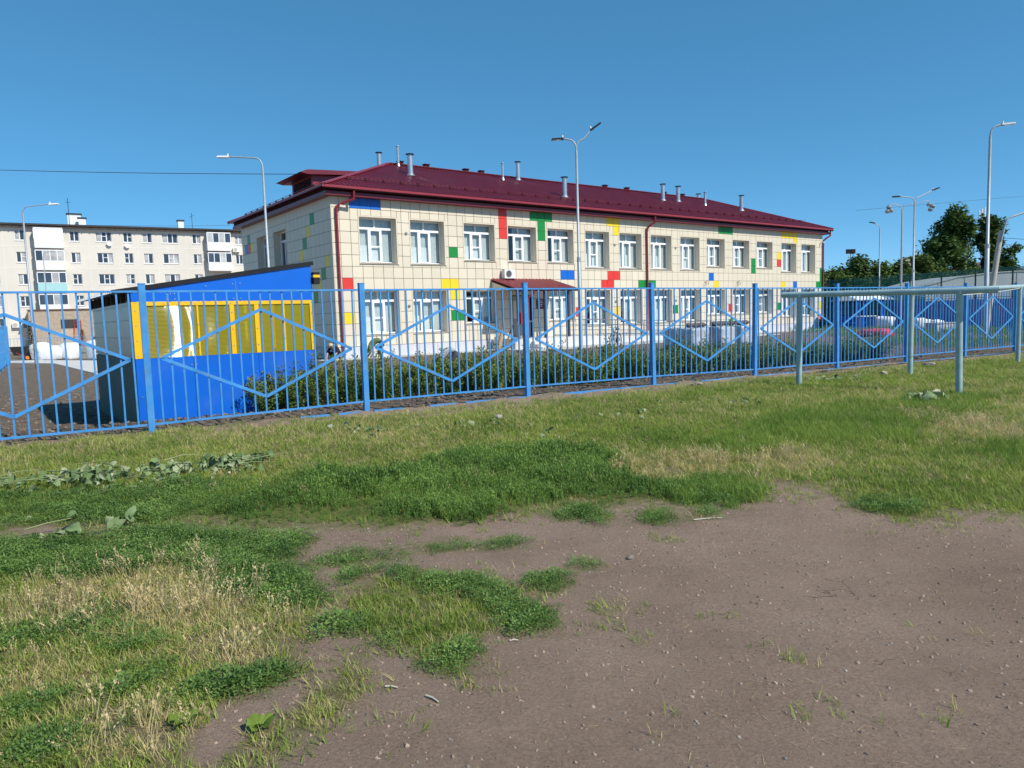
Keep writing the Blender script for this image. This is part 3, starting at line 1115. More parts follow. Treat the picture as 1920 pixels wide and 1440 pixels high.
scatter('tall_weed', C_TALL, x, y, h_ * nrng.uniform(0.8, 1.2, len(x)), nrng.integers(0, 4, len(x)), 0.12, label='dense band of tall dark green weeds along the dirt', cat='weed')

# lush taller grass at the right
x, y = pts(1.2, 9, 5.4, 12.6, 520)
k = (in_poly('lush', x, y) | in_poly('lush2', x, y) | in_poly('lush3', x, y)) & (nrng.random(len(x)) < 0.25 + 0.95 * fbm(x * 1.3, y * 1.3, 70, 3))
x, y = x[k], y[k]
xb, yb = pts(-6, 12, 7, 15, 26)
k = in_poly('mown', xb, yb) & (fence_coords(xb, yb)[1] < -0.2) & (fbm(xb * .8, yb * .8, 71, 3) > 0.5)
sl = np.concatenate([nrng.uniform(0.55, 1.1, len(x)), nrng.uniform(0.35, 0.7, k.sum())])
x, y = np.concatenate([x, xb[k]]), np.concatenate([y, yb[k]])
scatter('lush_grass', C_LUSH, x, y, sl, nrng.integers(0, 4, len(x)), 0.2, label='bright green uncut grass patches towards the pipe frame', cat='grass')

# dry straw stalks
x, y = pts(-3.6, 7, 2.2, 10.6, 420)
k = in_ell('straw', x, y, 0.8)
x, y = x[k], y[k]
k = nrng.random(len(x)) < np.where(y < 5, 0.27, 0.22) * np.clip(-0.5 + 2.6 * fbm(x * 2.6, y * 2.6, 80, 3), 0, 1.3)
x, y = x[k], y[k]
xb, yb = pts(-3.6, -0.2, 2.2, 4.4, 60)
k = in_poly('left_mix', xb, yb) & (nrng.random(len(xb)) < 0.7)
xc, yc = pts(-7, 14, 6, 16, 6)
kc = in_poly('mown', xc, yc)
sl = np.concatenate([nrng.uniform(0.35, 0.85, len(x)), nrng.uniform(0.2, 0.5, k.sum()), nrng.uniform(0.3, 0.7, kc.sum())])
x, y = np.concatenate([x, xb[k], xc[kc]]), np.concatenate([y, yb[k], yc[kc]])
scatter('dry_grass', C_STRAW, x, y, sl, nrng.integers(0, 4, len(x)), 0.22, label='dry straw coloured grass stalks standing among the green', cat='grass')

# pebbles and chaff on the dirt
x, y = pts(-3, 8, 2.2, 7.5, 90)
v_, _, _ = veg_masks(x, y)
k = view_ok(x, y) & (v_ < 0.5)
x, y = x[k], y[k]
s_ = 0.0022 + 0.0085 * nrng.random(len(x)) ** 5
scatter('pebbles', C_STONE, x, y, s_, nrng.integers(0, 4, len(x)), 0.5, 0.0, label='small pebbles scattered over the bare dirt', cat='pebbles')
x, y = pts(-3, 6, 2.2, 6.5, 70)
v_, _, _ = veg_masks(x, y)
k = view_ok(x, y) & (v_ < 0.5) & (nrng.random(len(x)) < 0.2 + 1.2 * fbm(x, y, 90, 3))
x, y = x[k], y[k]
scatter('chaff', C_LITTER, x, y, nrng.uniform(0.4, 1.0, len(x)), nrng.integers(0, 4, len(x)), 0.1, 0.002, label='bits of dry chaff lying on the bare dirt', cat='litter')
# crumbs of dry earth
x, y = pts(-3, 7, 2.2, 7.2, 650)
v_, _, _ = veg_masks(x, y)
k = view_ok(x, y) & (v_ < 0.6) & (nrng.random(len(x)) < (0.10 + 1.0 * fbm(x * 2.4, y * 2.4, 91, 4)) * np.minimum(1, (4.5 / y) ** 1.2))
x, y = x[k], y[k]
scatter('earth_crumbs', C_CRUMB, x, y, 0.0025 + 0.010 * nrng.random(len(x)) ** 3.5, nrng.integers(0, 4, len(x)), 0.5, 0.0, label='crumbs of dry earth on the trodden ground', cat='soil')
# clods of soil along the foot of the fence and in the dug beds
x, y = pts(-14, 16, 9, 32, 26)
n_, D_ = fence_coords(x, y)
k = view_ok(x, y) & (D_ > 0.1) & (D_ < 14) & (nrng.random(len(x)) < np.minimum(1, (12 / y) ** 1.5))
x, y = x[k], y[k]
scatter('soil_clods', C_CLOD, x, y, nrng.uniform(0.012, 0.05, len(x)), nrng.integers(0, 4, len(x)), 0.5, 0.0, label='clods of dug dark soil behind the blue fence', cat='soil')
# weeds in the yard
x, y = pts(-32, 34, 14, 56, 7)
n_, D_ = fence_coords(x, y)
k = view_ok(x, y) & (D_ > 3) & (D_ < 34) & (((n_ > 5.6) & (x > 11 + 0.18 * y) & (fbm(x * .25, y * .25, 95, 3) > 0.47)) | ((x < -20) & (y > 43) & (fbm(x * .3, y * .3, 96, 3) > 0.52)))
x, y = x[k], y[k]
scatter('yard_weed', C_TALL, x, y, nrng.uniform(0.9, 2.6, len(x)), nrng.integers(0, 4, len(x)), 0.3, label='patches of green weeds growing in the yard', cat='weed')

# ------------------------------------------------------------------ the school
UA = math.atan2(0.6018, 0.7986)
SB = (-8.221, 34.800, 0.0)          # its near left corner
UX, UY = math.cos(UA), math.sin(UA)


def school_xy(s, w):
    return SB[0] + UX * s - UY * w, SB[1] + UY * s + UX * w


LEN, WID, DEP = 42.49, 13.40, 0.40
Z_PL, Z_BASE, Z_TOP = 0.39, -0.45, 7.50
ROW0, TH, TWD, T0 = 6.99, 0.55, 0.549, 0.39
school = empty('school', SB, UA)
tag(school, 'long two storey cream tiled school with maroon hipped roof and scattered coloured tiles', 'school')

COLS = [1.39, 4.18, 7.41, 10.33, 13.19, 16.15, 19.05, 21.93, 24.84, 27.64, 30.55, 33.48, 36.69, 39.42]
SHORT = {2, 3, 4, 9, 10, 11}
OPEN = []        # x0, x1, z0, z1, floor, column
for i, s in enumerate(COLS):
    OPEN.append((s, s + 2.0, 4.69 if i in SHORT else 4.44, 6.62, 1, i))
    if i == 3:
        OPEN.append((10.55, 11.95, 0.40, 2.75, 0, i))      # entrance door
    else:
        OPEN.append((s, s + 2.0, 1.33 if i in SHORT else 0.96, 3.08, 0, i))
SIDE_OPEN = [(5.95, 7.85, 4.44, 6.66), (8.75, 10.65, 4.44, 6.66)]


def subtract(rects, holes, eps=0.03):
    for hx0, hx1, hz0, hz1 in holes:
        out = []
        for x0, x1, z0, z1 in rects:
            if hx1 <= x0 or hx0 >= x1 or hz1 <= z0 or hz0 >= z1:
                out.append((x0, x1, z0, z1))
                continue
            if hx0 - x0 > eps:
                out.append((x0, hx0, z0, z1))
            if x1 - hx1 > eps:
                out.append((hx1, x1, z0, z1))
            a, b = max(x0, hx0), min(x1, hx1)
            if hz0 - z0 > eps:
                out.append((a, b, z0, hz0))
            if z1 - hz1 > eps:
                out.append((a, b, hz1, z1))
        rects = out
    return rects


# bearing walls: front with openings, left with openings, back and right plain
mb = MB()
for x0, x1, z0, z1 in subtract([(0, LEN, Z_BASE, Z_TOP)], [o[:4] for o in OPEN]):
    mb.add([(x0, 0, z0), (x1, 0, z0), (x1, 0, z1), (x0, 0, z1)], [(0, 1, 2, 3)])
for y0, y1, z0, z1 in subtract([(0, WID, Z_BASE, Z_TOP)], SIDE_OPEN):
    mb.add([(0, y0, z0), (0, y1, z0), (0, y1, z1), (0, y0, z1)], [(3, 2, 1, 0)])
mb.add([(LEN, 0, Z_BASE), (LEN, WID, Z_BASE), (LEN, WID, Z_TOP), (LEN, 0, Z_TOP)], [(0, 1, 2, 3)])
mb.add([(0, WID, Z_BASE), (LEN, WID, Z_BASE), (LEN, WID, Z_TOP), (0, WID, Z_TOP)], [(3, 2, 1, 0)])
mb.build('wall', 'joint', school)
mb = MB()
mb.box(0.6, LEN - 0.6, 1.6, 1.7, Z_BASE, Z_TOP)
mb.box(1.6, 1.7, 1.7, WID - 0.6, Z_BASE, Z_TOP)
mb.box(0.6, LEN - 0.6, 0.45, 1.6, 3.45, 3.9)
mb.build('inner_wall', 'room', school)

# coloured tiles: front as (column, row, colour), left side the same
FRONT_C = {}
for c, cells in {
    'blue': [(1, -1), (2, -1), (3, -1), (25, 5), (26, 5), (50, 5), (69, 6)],
    'red': [(0, 6), (17, -1), (17, 0), (17, 1), (32, 5), (33, 5), (31, 6), (32, 6), (27, 9), (65, 3), (54, 9), (76, 11)],
    'yellow': [(0, 9), (10, 6), (11, 6), (11, 7), (32, -1), (33, -1), (33, 0), (51, 6), (66, -1), (67, -1), (68, -1), (69, -1), (69, 0), (65, 2), (66, 6), (33, 9), (76, 9)],
    'green': [(11, 3), (11, 9), (12, 9), (21, -1), (22, -1), (23, -1), (22, 0), (22, 1), (37, 6), (38, 6), (39, 6), (52, -1), (53, -1), (54, -1), (59, 3), (59, 4), (76, 4), (76, 5), (75, 6), (76, 6), (43, 9), (54, 11), (65, 9)],
}.items():
    for q in cells:
        FRONT_C[q] = 'tile_' + c
SIDE_C = {}
for c, cells in {'green': [(3, 0), (5, 2), (1, 5), (3, 7), (21, 0)], 'yellow': [(4, 1), (6, 3), (0, 4), (2, 6), (20, 1)],
                 'blue': [(22, 1)], 'red': [(21, 1)]}.items():
    for q in cells:
        SIDE_C[q] = 'tile_' + c

GAP = 0.009
FRONT_T, SIDE_T = [], []
fh = [(o[0] - 0.05, o[1] + 0.05, o[2] - 0.06, o[3] + 0.05) for o in OPEN]
sh = [(o[0] - 0.05, o[1] + 0.05, o[2] - 0.06, o[3] + 0.05) for o in SIDE_OPEN]
for r in range(-1, 12):
    z1 = min(ROW0 - TH * r, 7.50)
    z0 = ROW0 - TH * (r + 1)
    for cidx in range(-1, 77):
        x0 = 0.0 if cidx < 0 else T0 + TWD * cidx
        x1 = T0 if cidx < 0 else min(T0 + TWD * (cidx + 1), LEN)
        if x1 - x0 < 0.05:
            continue
        near = [h for h in fh if h[0] < x1 and h[1] > x0 and h[2] < z1 and h[3] > z0]
        for q in subtract([(x0, x1, z0, z1)], near):
            FRONT_T.append((*q, FRONT_C.get((cidx, r), 'cream_tile')))
    for cidx in range(-1, 24):
        x0 = 0.0 if cidx < 0 else 0.38 + 0.545 * cidx
        x1 = 0.38 if cidx < 0 else min(0.38 + 0.545 * (cidx + 1), WID)
        if x1 - x0 < 0.05:
            continue
        near = [h for h in sh if h[0] < x1 and h[1] > x0 and h[2] < z1 and h[3] > z0]
        for q in subtract([(x0, x1, z0, z1)], near):
            SIDE_T.append((*q, SIDE_C.get((cidx, r), 'cream_tile')))

_tile_cache = {}
_TPROUD = 0.016


def tile_mesh(w, h, m, side):
    key = (round(w, 3), round(h, 3), m, side)
    if key not in _tile_cache:
        q = MB()
        b = 0.003
        if not side:
            v = [(0, -0.002, 0), (w, -0.002, 0), (w, -0.002, h), (0, -0.002, h), (b, -_TPROUD, b), (w - b, -_TPROUD, b), (w - b, -_TPROUD, h - b), (b, -_TPROUD, h - b)]
            f = [(4, 5, 6, 7), (0, 1, 5, 4), (1, 2, 6, 5), (2, 3, 7, 6), (3, 0, 4, 7)]
        else:
            v = [(-0.002, 0, 0), (-0.002, w, 0), (-0.002, w, h), (-0.002, 0, h), (-_TPROUD, b, b), (-_TPROUD, w - b, b), (-_TPROUD, w - b, h - b), (-_TPROUD, b, h - b)]
            f = [(7, 6, 5, 4), (4, 5, 1, 0), (5, 6, 2, 1), (6, 7, 3, 2), (7, 4, 0, 3)]
        q.add(v, f)
        _tile_cache[key] = q.mesh('tile', m)
    return _tile_cache[key]


individual = [t + (False,) for t in FRONT_T if t[4] != 'cream_tile'] + [t + (True,) for t in SIDE_T if t[4] != 'cream_tile']
cream_f = sorted([t for t in FRONT_T if t[4] == 'cream_tile'], key=lambda t: -((t[1] - t[0]) * (t[3] - t[2])) / (30 + t[0]) ** 2)
room_left = 300 - len(individual)
individual += [t + (False,) for t in cream_f[:room_left]]
for a0, a1, z0, z1, m, side in individual:
    me = tile_mesh(a1 - a0 - 2 * GAP, z1 - z0 - 2 * GAP, m, side)
    link('tile', me, school, (0, a0 + GAP, z0 + GAP) if side else (a0 + GAP, 0, z0 + GAP))
mb = MB()
for a0, a1, z0, z1, m in cream_f[room_left:]:
    x0, x1, q0, q1 = a0 + GAP, a1 - GAP, z0 + GAP, z1 - GAP
    p = _TPROUD
    mb.add([(x0, -0.002, q0), (x1, -0.002, q0), (x1, -0.002, q1), (x0, -0.002, q1), (x0, -p, q0), (x1, -p, q0), (x1, -p, q1), (x0, -p, q1)],
           [(4, 5, 6, 7), (0, 1, 5, 4), (1, 2, 6, 5), (2, 3, 7, 6), (3, 0, 4, 7)])
for a0, a1, z0, z1, m in [t for t in SIDE_T if t[4] == 'cream_tile']:
    x0, x1, q0, q1 = a0 + GAP, a1 - GAP, z0 + GAP, z1 - GAP
    p = _TPROUD
    mb.add([(-0.002, x0, q0), (-0.002, x1, q0), (-0.002, x1, q1), (-0.002, x0, q1), (-p, x0, q0), (-p, x1, q0), (-p, x1, q1), (-p, x0, q1)],
           [(7, 6, 5, 4), (4, 5, 1, 0), (5, 6, 2, 1), (6, 7, 3, 2), (7, 4, 0, 3)])
tag(mb.build('tile_field', 'cream_tile', school), kind='stuff')
# plinth slabs
pm = MB().box(GAP, TWD * 2 - GAP, -0.035, -0.002, Z_BASE, Z_PL - 0.01).mesh('plinth_slab', 'plinth')
for i in range(38):
    link('plinth_slab', pm, school, (0.02 + i * TWD * 2, 0, 0))
pm = MB().box(-0.035, -0.002, GAP, 0.545 * 2 - GAP, Z_BASE, Z_PL - 0.01).mesh('plinth_slab', 'plinth')
for i in range(12):
    link('plinth_slab', pm, school, (0, 0.02 + i * 1.09, 0))
MB().box(-0.022, 0.0, -0.022, 0.0, Z_PL, 7.49).build('corner_trim', 'cream_metal', school)


# windows
def make_window(parent, w, h, kind, curtains):
    """parts of a window in local space: x 0..w, z 0..h, glass at y = DEP; returns (mesh parts)"""
    f = MB()
    fy0, fy1 = DEP - 0.02, DEP + 0.05
    t = 0.065
    zt = h * 0.775
    f.box(0, w, fy0, fy1, 0, t)
    f.box(0, w, fy0, fy1, h - t, h)
    f.box(0, t, fy0, fy1, t, h - t)
    f.box(w - t, w, fy0, fy1, t, h - t)
    f.box(t, w - t, fy0 - 0.012, fy1, zt - 0.06, zt + 0.05)
    f.box(w / 2 - 0.045, w / 2 + 0.045, fy0, fy1, zt + 0.05, h - t)
    m1, m2 = w * 0.34, w * 0.67
    for m_ in (m1, m2):
        f.box(m_ - 0.045, m_ + 0.045, fy0, fy1, t, zt - 0.06)
    # opening sash in the middle
    s0, s1 = m1 + 0.045, m2 - 0.045
    f.box(s0, s1, fy0 - 0.02, fy0, t, t + 0.055)
    f.box(s0, s1, fy0 - 0.02, fy0, zt - 0.115, zt - 0.06)
    f.box(s0, s0 + 0.055, fy0 - 0.02, fy0, t + 0.055, zt - 0.115)
    f.box(s1 - 0.055, s1, fy0 - 0.02, fy0, t + 0.055, zt - 0.115)
    if kind == 'bar':
        f.box(s0 + 0.055, s1 - 0.055, fy0 - 0.015, fy0 + 0.03, t + (zt - t) * 0.46 - 0.03, t + (zt - t) * 0.46 + 0.03)
    panes = [(t, w / 2 - 0.045, zt + 0.05, h - t), (w / 2 + 0.045, w - t, zt + 0.05, h - t),
             (t, m1 - 0.045, t, zt - 0.06), (s0, s1, t, zt - 0.06), (m2 + 0.045, w - t, t, zt - 0.06)]
    return f, panes, zt, (m1, m2)


_wcache = {}


def place_window(x0, x1, z0, z1, kind, look, side=False):
    w, h = x1 - x0, z1 - z0
    key = (round(w, 2), round(h, 2), kind)
    if key not in _wcache:
        f, panes, zt, mm = make_window(None, w, h, kind, look)
        pm = [MB().box(a, b, DEP + 0.008, DEP + 0.014, c, d).mesh('pane', 'window_glass') for a, b, c, d in panes]
        rv = MB()
        rv.add([(0, -0.005, 0), (0, DEP, 0), (0, DEP, h), (0, -0.005, h)], [(0, 3, 2, 1)])
        rv.add([(w, -0.005, 0), (w, DEP, 0), (w, DEP, h), (w, -0.005, h)], [(0, 1, 2, 3)])
        rv.add([(0, -0.005, h), (w, -0.005, h), (w, DEP, h), (0, DEP, h)], [(0, 1, 2, 3)])
        tr = MB()
        for q in ((-0.05, 0.0, -0.05, h + 0.05), (w, w + 0.05, -0.05, h + 0.05), (0.0, w, h, h + 0.05)):
            tr.box(q[0], q[1], -0.024, -0.001, q[2], q[3])
        sl = MB()
        sl.add([(-0.06, -0.07, -0.045), (w + 0.06, -0.07, -0.045), (w + 0.06, DEP, 0.012), (-0.06 + 0.06, DEP, 0.012),
                (-0.06, -0.07, -0.065), (w + 0.06, -0.07, -0.065)], [(0, 1, 2, 3), (4, 5, 1, 0)])
        _wcache[key] = (f.mesh('window', 'pvc'), pm, rv.mesh('reveal', 'reveal_metal'), tr.mesh('trim', 'cream_metal'), sl.mesh('sill', 'cream_metal'), zt, mm)
    fm, pm, rm, tm, sm, zt, mm = _wcache[key]
    loc = (x0, 0, z0)
    rot = None
    if side:
        loc, rot = (0, x1, z0), (0, 0, -math.pi / 2)
    win = link('window', fm, school, loc, rot)
    for p in pm:
        link('pane', p, win)
    link('reveal', rm, win)
    link('trim', tm, win)
    link('sill', sm, win)
    # what hangs behind the glass
    y = DEP + 0.16
    q = MB()
    a = 0.02
    n = 40
    if look != 'dark':
        vv, ff = [], []
        lo = 0.05
        for i in range(n + 1):
            xx = a + (w - 2 * a) * i / n
            yy = y + 0.012 * math.sin(i * 1.7)
            vv += [(xx, yy, lo), (xx, yy, h - 0.03)]
            if i:
                if look == 'gap' and xx < w * 0.36:
                    continue
                ff.append((2 * i - 2, 2 * i, 2 * i + 1, 2 * i - 1))
        q.add(vv, ff, 0, True)
        q.build('curtain', 'curtain', win)
    if look in ('half', 'half2'):
        q = MB()
        hh = h * 0.40
        q.box(0.07, mm[0] - 0.05, y - 0.06, y - 0.055, 0.05, hh)
        q.box(mm[0] + 0.12 + (0.18 if look == 'half2' else 0), mm[1] - 0.07, y - 0.06, y - 0.055, 0.05, hh)
        q.build('roller_blind', 'blind_white', win)
    return win


UP = ['half', 'half', 'half', 'gap', 'gap', 'half2', 'half2', 'half2', 'half2', 'plain', 'plain', 'plain', 'plain', 'plain']
UPK = ['bar', 'door', 'bar', 'bar', 'bar', 'bar', 'door', 'door', 'bar', 'bar', 'bar', 'bar', 'door', 'door']
LO = ['half', 'half', 'gap', None, 'plain', 'gap', 'gap', 'half2', 'half2', 'plain', 'plain', 'plain', 'plain', 'plain']
LOK = ['bar', 'door', 'bar', None, 'bar', 'bar', 'door', 'door', 'bar', 'door', 'bar', 'bar', 'door', 'bar']
for x0, x1, z0, z1, fl, c in OPEN:
    if fl == 0 and c == 3:
        continue
    place_window(x0, x1, z0, z1, (UPK if fl else LOK)[c], (UP if fl else LO)[c])
for x0, x1, z0, z1 in SIDE_OPEN:
    place_window(x0, x1, z0, z1, 'door', 'dark', True)

# entrance door
d = MB()
d.box(10.55, 11.95, 0.25, 0.33, 0.40, 2.75)
door = d.build('door', 'house_wall', school)
d = MB()
d.box(11.22, 11.25, 0.235, 0.25, 0.45, 2.7)
d.box(10.62, 11.15, 0.238, 0.25, 1.5, 2.5)
d.box(11.32, 11.88, 0.238, 0.25, 1.5, 2.5)
d.build('door_panel', 'cream_metal', door)
MB().tube([(11.30, 0.22, 1.3), (11.30, 0.19, 1.3), (11.30, 0.19, 1.6), (11.30, 0.22, 1.6)], 0.012).build('handle', 'steel', door)

# round vents and cameras on the facade
vm = MB().tube([(0, -0.02, 0), (0, -0.05, 0)], 0.075, 12).tube([(0, -0.05, 0), (0, -0.062, 0)], 0.05, 12).mesh('vent_grille', 'steel')
for s, z in ((3.93, 5.92), (18.62, 5.85), (24.33, 5.85), (18.62, 2.35), (24.33, 2.35), (3.93, 2.3)):
    link('vent_grille', vm, school, (s, 0, z))
c_ = MB()
c_.tube([(0, 0, 0), (0, -0.12, 0.02)], 0.02, 6)
c_.obox((0, -0.10, 0.03), (-0.06, -0.34, -0.02), 0.09, 0.09)
cmesh = c_.mesh('wall_camera', 'white_paint')
link('wall_camera', cmesh, school, (0.42, -0.01, 7.03))
link('wall_camera', cmesh, school, (42.2, -0.01, 6.85))
# loose cable ends for lamps that are not mounted yet
for s in (27.35, 31.0):
    q = MB()
    for k in range(3):
        q.tube([(s, -0.01, 3.55), (s + .12 * k, -0.12, 3.62 + .05 * k), (s + .2 * k - .1, -0.16, 3.42), (s + .2 * k - .15, -0.15, 3.30 + .05 * k)], 0.012, 5)
    q.build('cable_end', 'dark_metal', school)

# roof -----------------------------------------------------------------------
E0, EZ, RZ_ = 0.60, 7.88, 10.83
HALF = WID / 2 + E0
SLOPE = (RZ_ - EZ) / HALF


def rib_profile(a0, a1, period=0.25):
    xs = []
    x = a0
    while x < a1:
        for dx, dz in ((0, 0), (0.125, 0), (0.155, 0.055), (0.22, 0.055)):
            if x + dx < a1:
                xs.append((x + dx, dz))
        x += period
    xs.append((a1, 0))
    return xs


fr = MB()
prof = rib_profile(-E0, LEN + E0)
v = []
for s, dz in prof:
    run = min(HALF, s + E0, LEN + E0 - s)
    v += [(s, -E0, EZ + dz), (s, -E0 + run, EZ + run * SLOPE + dz)]
fr.add(v, [(2 * i, 2 * i + 2, 2 * i + 3, 2 * i + 1) for i in range(len(prof) - 1)])
# left slope
prof = rib_profile(-E0, WID + E0)
v = []
for s, dz in prof:
    run = min(s + E0, WID + E0 - s)
    v += [(-E0, s, EZ + dz), (-E0 + run, s, EZ + run * SLOPE + dz)]
fr.add(v, [(2 * i, 2 * i + 1, 2 * i + 3, 2 * i + 2) for i in range(len(prof) - 1)])
r0, r1 = -E0 + HALF, LEN + E0 - HALF
fr.add([(LEN + E0, -E0, EZ), (LEN + E0, WID + E0, EZ), (r1, WID / 2, RZ_)], [(0, 1, 2)])
fr.add([(-E0, WID + E0, EZ), (LEN + E0, WID + E0, EZ), (r1, WID / 2, RZ_), (r0, WID / 2, RZ_)], [(1, 0, 3, 2)])
# closed underside
fr.add([(-E0, -E0, EZ - 0.02), (LEN + E0, -E0, EZ - 0.02), (LEN + E0, WID + E0, EZ - 0.02), (-E0, WID + E0, EZ - 0.02)], [(3, 2, 1, 0)])
roof = fr.build('roof', 'maroon', school)
q = MB()
A_, B_ = Vector((r0, WID / 2, RZ_ + 0.05)), Vector((r1, WID / 2, RZ_ + 0.05))
q.obox(A_, B_, 0.34, 0.05)
q.build('ridge_cap', 'maroon', roof)
for a, b in (((-E0, -E0, EZ + 0.05), A_), ((-E0, WID + E0, EZ + 0.05), A_), ((LEN + E0, -E0, EZ + 0.05), B_), ((LEN + E0, WID + E0, EZ + 0.05), B_)):
    MB().obox(a, b, 0.30, 0.05).build('hip_cap', 'maroon_light', roof)
# eaves: drip edge, gutter recess, fascia box
q = MB()
q.box(-E0 - 0.02, LEN + E0 + 0.02, -E0 - 0.03, -E0, EZ - 0.10, EZ + 0.02)
q.build('drip_edge', 'maroon_light', roof)
q = MB()
q.box(-E0 - 0.03, -E0, -E0 - 0.01, WID + E0, EZ - 0.07, EZ + 0.015)
q.build('drip_edge', 'maroon', roof)
q = MB()
q.box(-0.40, LEN + 0.40, -0.40, -0.02, 7.48, 7.66)
q.box(-0.40, -0.02, -0.02, WID + 0.40, 7.48, 7.66)
q.box(LEN + 0.02, LEN + 0.40, -0.02, WID + 0.40, 7.48, 7.66)
q.build('fascia', 'maroon', roof)
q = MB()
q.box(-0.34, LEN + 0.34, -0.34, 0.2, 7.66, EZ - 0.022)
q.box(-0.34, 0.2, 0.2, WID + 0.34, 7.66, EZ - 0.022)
q.build('eave_box', 'maroon_dark', roof)  # recess in dark maroon, the gutter's shadow put into the colour
q = MB()
prof_g = [(-E0 - 0.02 + 0.075 + 0.075 * math.cos(t), EZ - 0.09 + 0.075 * math.sin(t)) for t in [math.pi + k * math.pi / 6 for k in range(7)]]
v = []
for yy, zz in prof_g:
    v += [(-E0, yy - 0.02, zz), (LEN + E0, yy - 0.02, zz)]
q.add(v, [(2 * i, 2 * i + 1, 2 * i + 3, 2 * i + 2) for i in range(len(prof_g) - 1)])
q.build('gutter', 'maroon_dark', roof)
# snow guards
bk = MB()
bk.add([(-0.025, 0, 0), (0.025, 0, 0), (0.025, 0.20, 0.08), (-0.025, 0.20, 0.08), (-0.025, 0.06, 0.20), (0.025, 0.06, 0.20)],
       [(0, 1, 5, 4), (1, 2, 5), (3, 0, 4), (2, 3, 4, 5)])
bk.box(-0.09, 0.09, 0.0, 0.05, 0.0, 0.07)
bkm = bk.mesh('snow_guard', 'maroon_dark')
zz = EZ + (0.85 + E0) * SLOPE + 0.03
for k in range(41):
    link('snow_guard', bkm, roof, (1.35 + k * 0.985, 0.85, zz))
q = MB()
for dz in (0.09, 0.17):
    q.tube([(1.2, 0.91, zz + dz), (LEN - 1.0, 0.91, zz + dz)], 0.014, 5)
q.build('snow_rail', 'maroon', roof)
for k in range(12):
    link('snow_guard', bkm, roof, (-E0 + 0.55, 0.9 + k * 1.05, EZ + 0.55 * SLOPE + 0.03), (0, 0, -math.pi / 2))
q = MB()
for dz in (0.09, 0.17):
    q.tube([(-E0 + 0.61, 0.6, EZ + 0.55 * SLOPE + 0.03 + dz), (-E0 + 0.61, WID - 0.6, EZ + 0.55 * SLOPE + 0.03 + dz)], 0.014, 5)
q.build('snow_rail', 'maroon', roof)


def roof_z(s, w):
    return EZ + SLOPE * max(0.0, min(w + E0, WID + E0 - w, s + E0, LEN + E0 - s))


def vent(s, w, top, r, cap=True):
    z = roof_z(s, w)
    p = MB().tube([(s, w, z - 0.1), (s, w, top)], r, 12).build('vent_pipe', 'galvanised', roof)
    if cap:
        MB().tube([(s, w, top + 0.02), (s, w, top + 0.06)], [r * 1.55, r * 1.5], 12).tube([(s, w, top - 0.02), (s, w, top + 0.02)], r * 0.4, 6).build('cap', 'dark_metal' if r > 0.1 else 'galvanised', p)
    MB().tube([(s, w, z - 0.02), (s, w, z + 0.13)], [r * 1.7, r * 1.05], 12).build('flashing', 'galvanised', p)


for s, w, top, r in ((6.47, 3.70, 10.75, 0.15), (7.18, 6.34, 11.80, 0.075), (14.25, 5.51, 11.36, 0.075), (15.87, 6.0, 11.70, 0.14),
                     (16.16, 1.75, 10.02, 0.15), (27.89, 4.11, 10.95, 0.15), (29.84, 4.32, 10.98, 0.15), (32.56, 3.94, 10.70, 0.09),
                     (36.24, 3.27, 10.62, 0.15), (7.31, 9.0, 11.96, 0.14), (37.1, 8.2, 11.55, 0.15)):
    vent(s, w, top, r)
rv = MB().box(-0.16, 0.16, -0.12, 0.12, 0.0, 0.14).box(-0.2, 0.2, -0.16, 0.16, 0.14, 0.18).mesh('ridge_vent', 'maroon_dark')
for s in (7.5, 9.3, 12.2, 13.4, 24.5, 26.8, 31.0, 33.2):
    link('ridge_vent', rv, roof, (s, WID / 2, RZ_ + 0.06))

# dormer on the left slope
dm = MB()
dm.box(1.35, 5.2, 5.2, 8.2, 8.3, 9.50)
dorm = dm.build('dormer', 'maroon_light', roof)
MB().box(1.30, 1.35, 5.5, 7.9, 8.75, 9.35).build('louvre', 'maroon_dark', dorm)
q = MB()
sl = [(0.55, 9.50), (0.95, 9.42), (5.6, 9.72), (5.6, 9.92), (0.95, 9.66)]
q.prism(sl, 'y', 4.85, 8.55)
q.build('dormer_roof', 'maroon', dorm)

# downpipes
def downpipe(s, dx):
    p = MB()
    p.tube([(s + dx, -0.52, 7.78), (s + dx, -0.50, 7.35), (s + dx * 0.5, -0.30, 7.2), (s, -0.12, 6.98), (s, -0.11, 6.8), (s, -0.11, 0.15), (s, -0.25, 0.02)], 0.065, 10)
    o = p.build('downpipe', 'downpipe', school)
    b = MB()
    for z in (6.6, 4.6, 2.6, 0.8):
        b.tube([(s, -0.11, z - 0.02), (s, -0.11, z + 0.02)], 0.08, 10)
    b.build('bracket', 'downpipe', o)


downpipe(0.22, 0.75)
downpipe(21.47, 0.35)
downpipe(42.46, -0.35 + 0.7)

# porch: platform, posts, canopy, sign
porch = empty('porch', (*school_xy(11, -1.1), -0.17), UA)
tag(porch, 'entrance porch with sloping maroon ribbed canopy over the school door', 'porch')
PO = (-11.0, 1.1, 0.17)     # shift from school space to porch space


def pmb(q, name, m, parent=porch):
    q.v = [(a + PO[0], b + PO[1], c + PO[2]) for a, b, c in q.v]
    return q.build(name, m, parent)


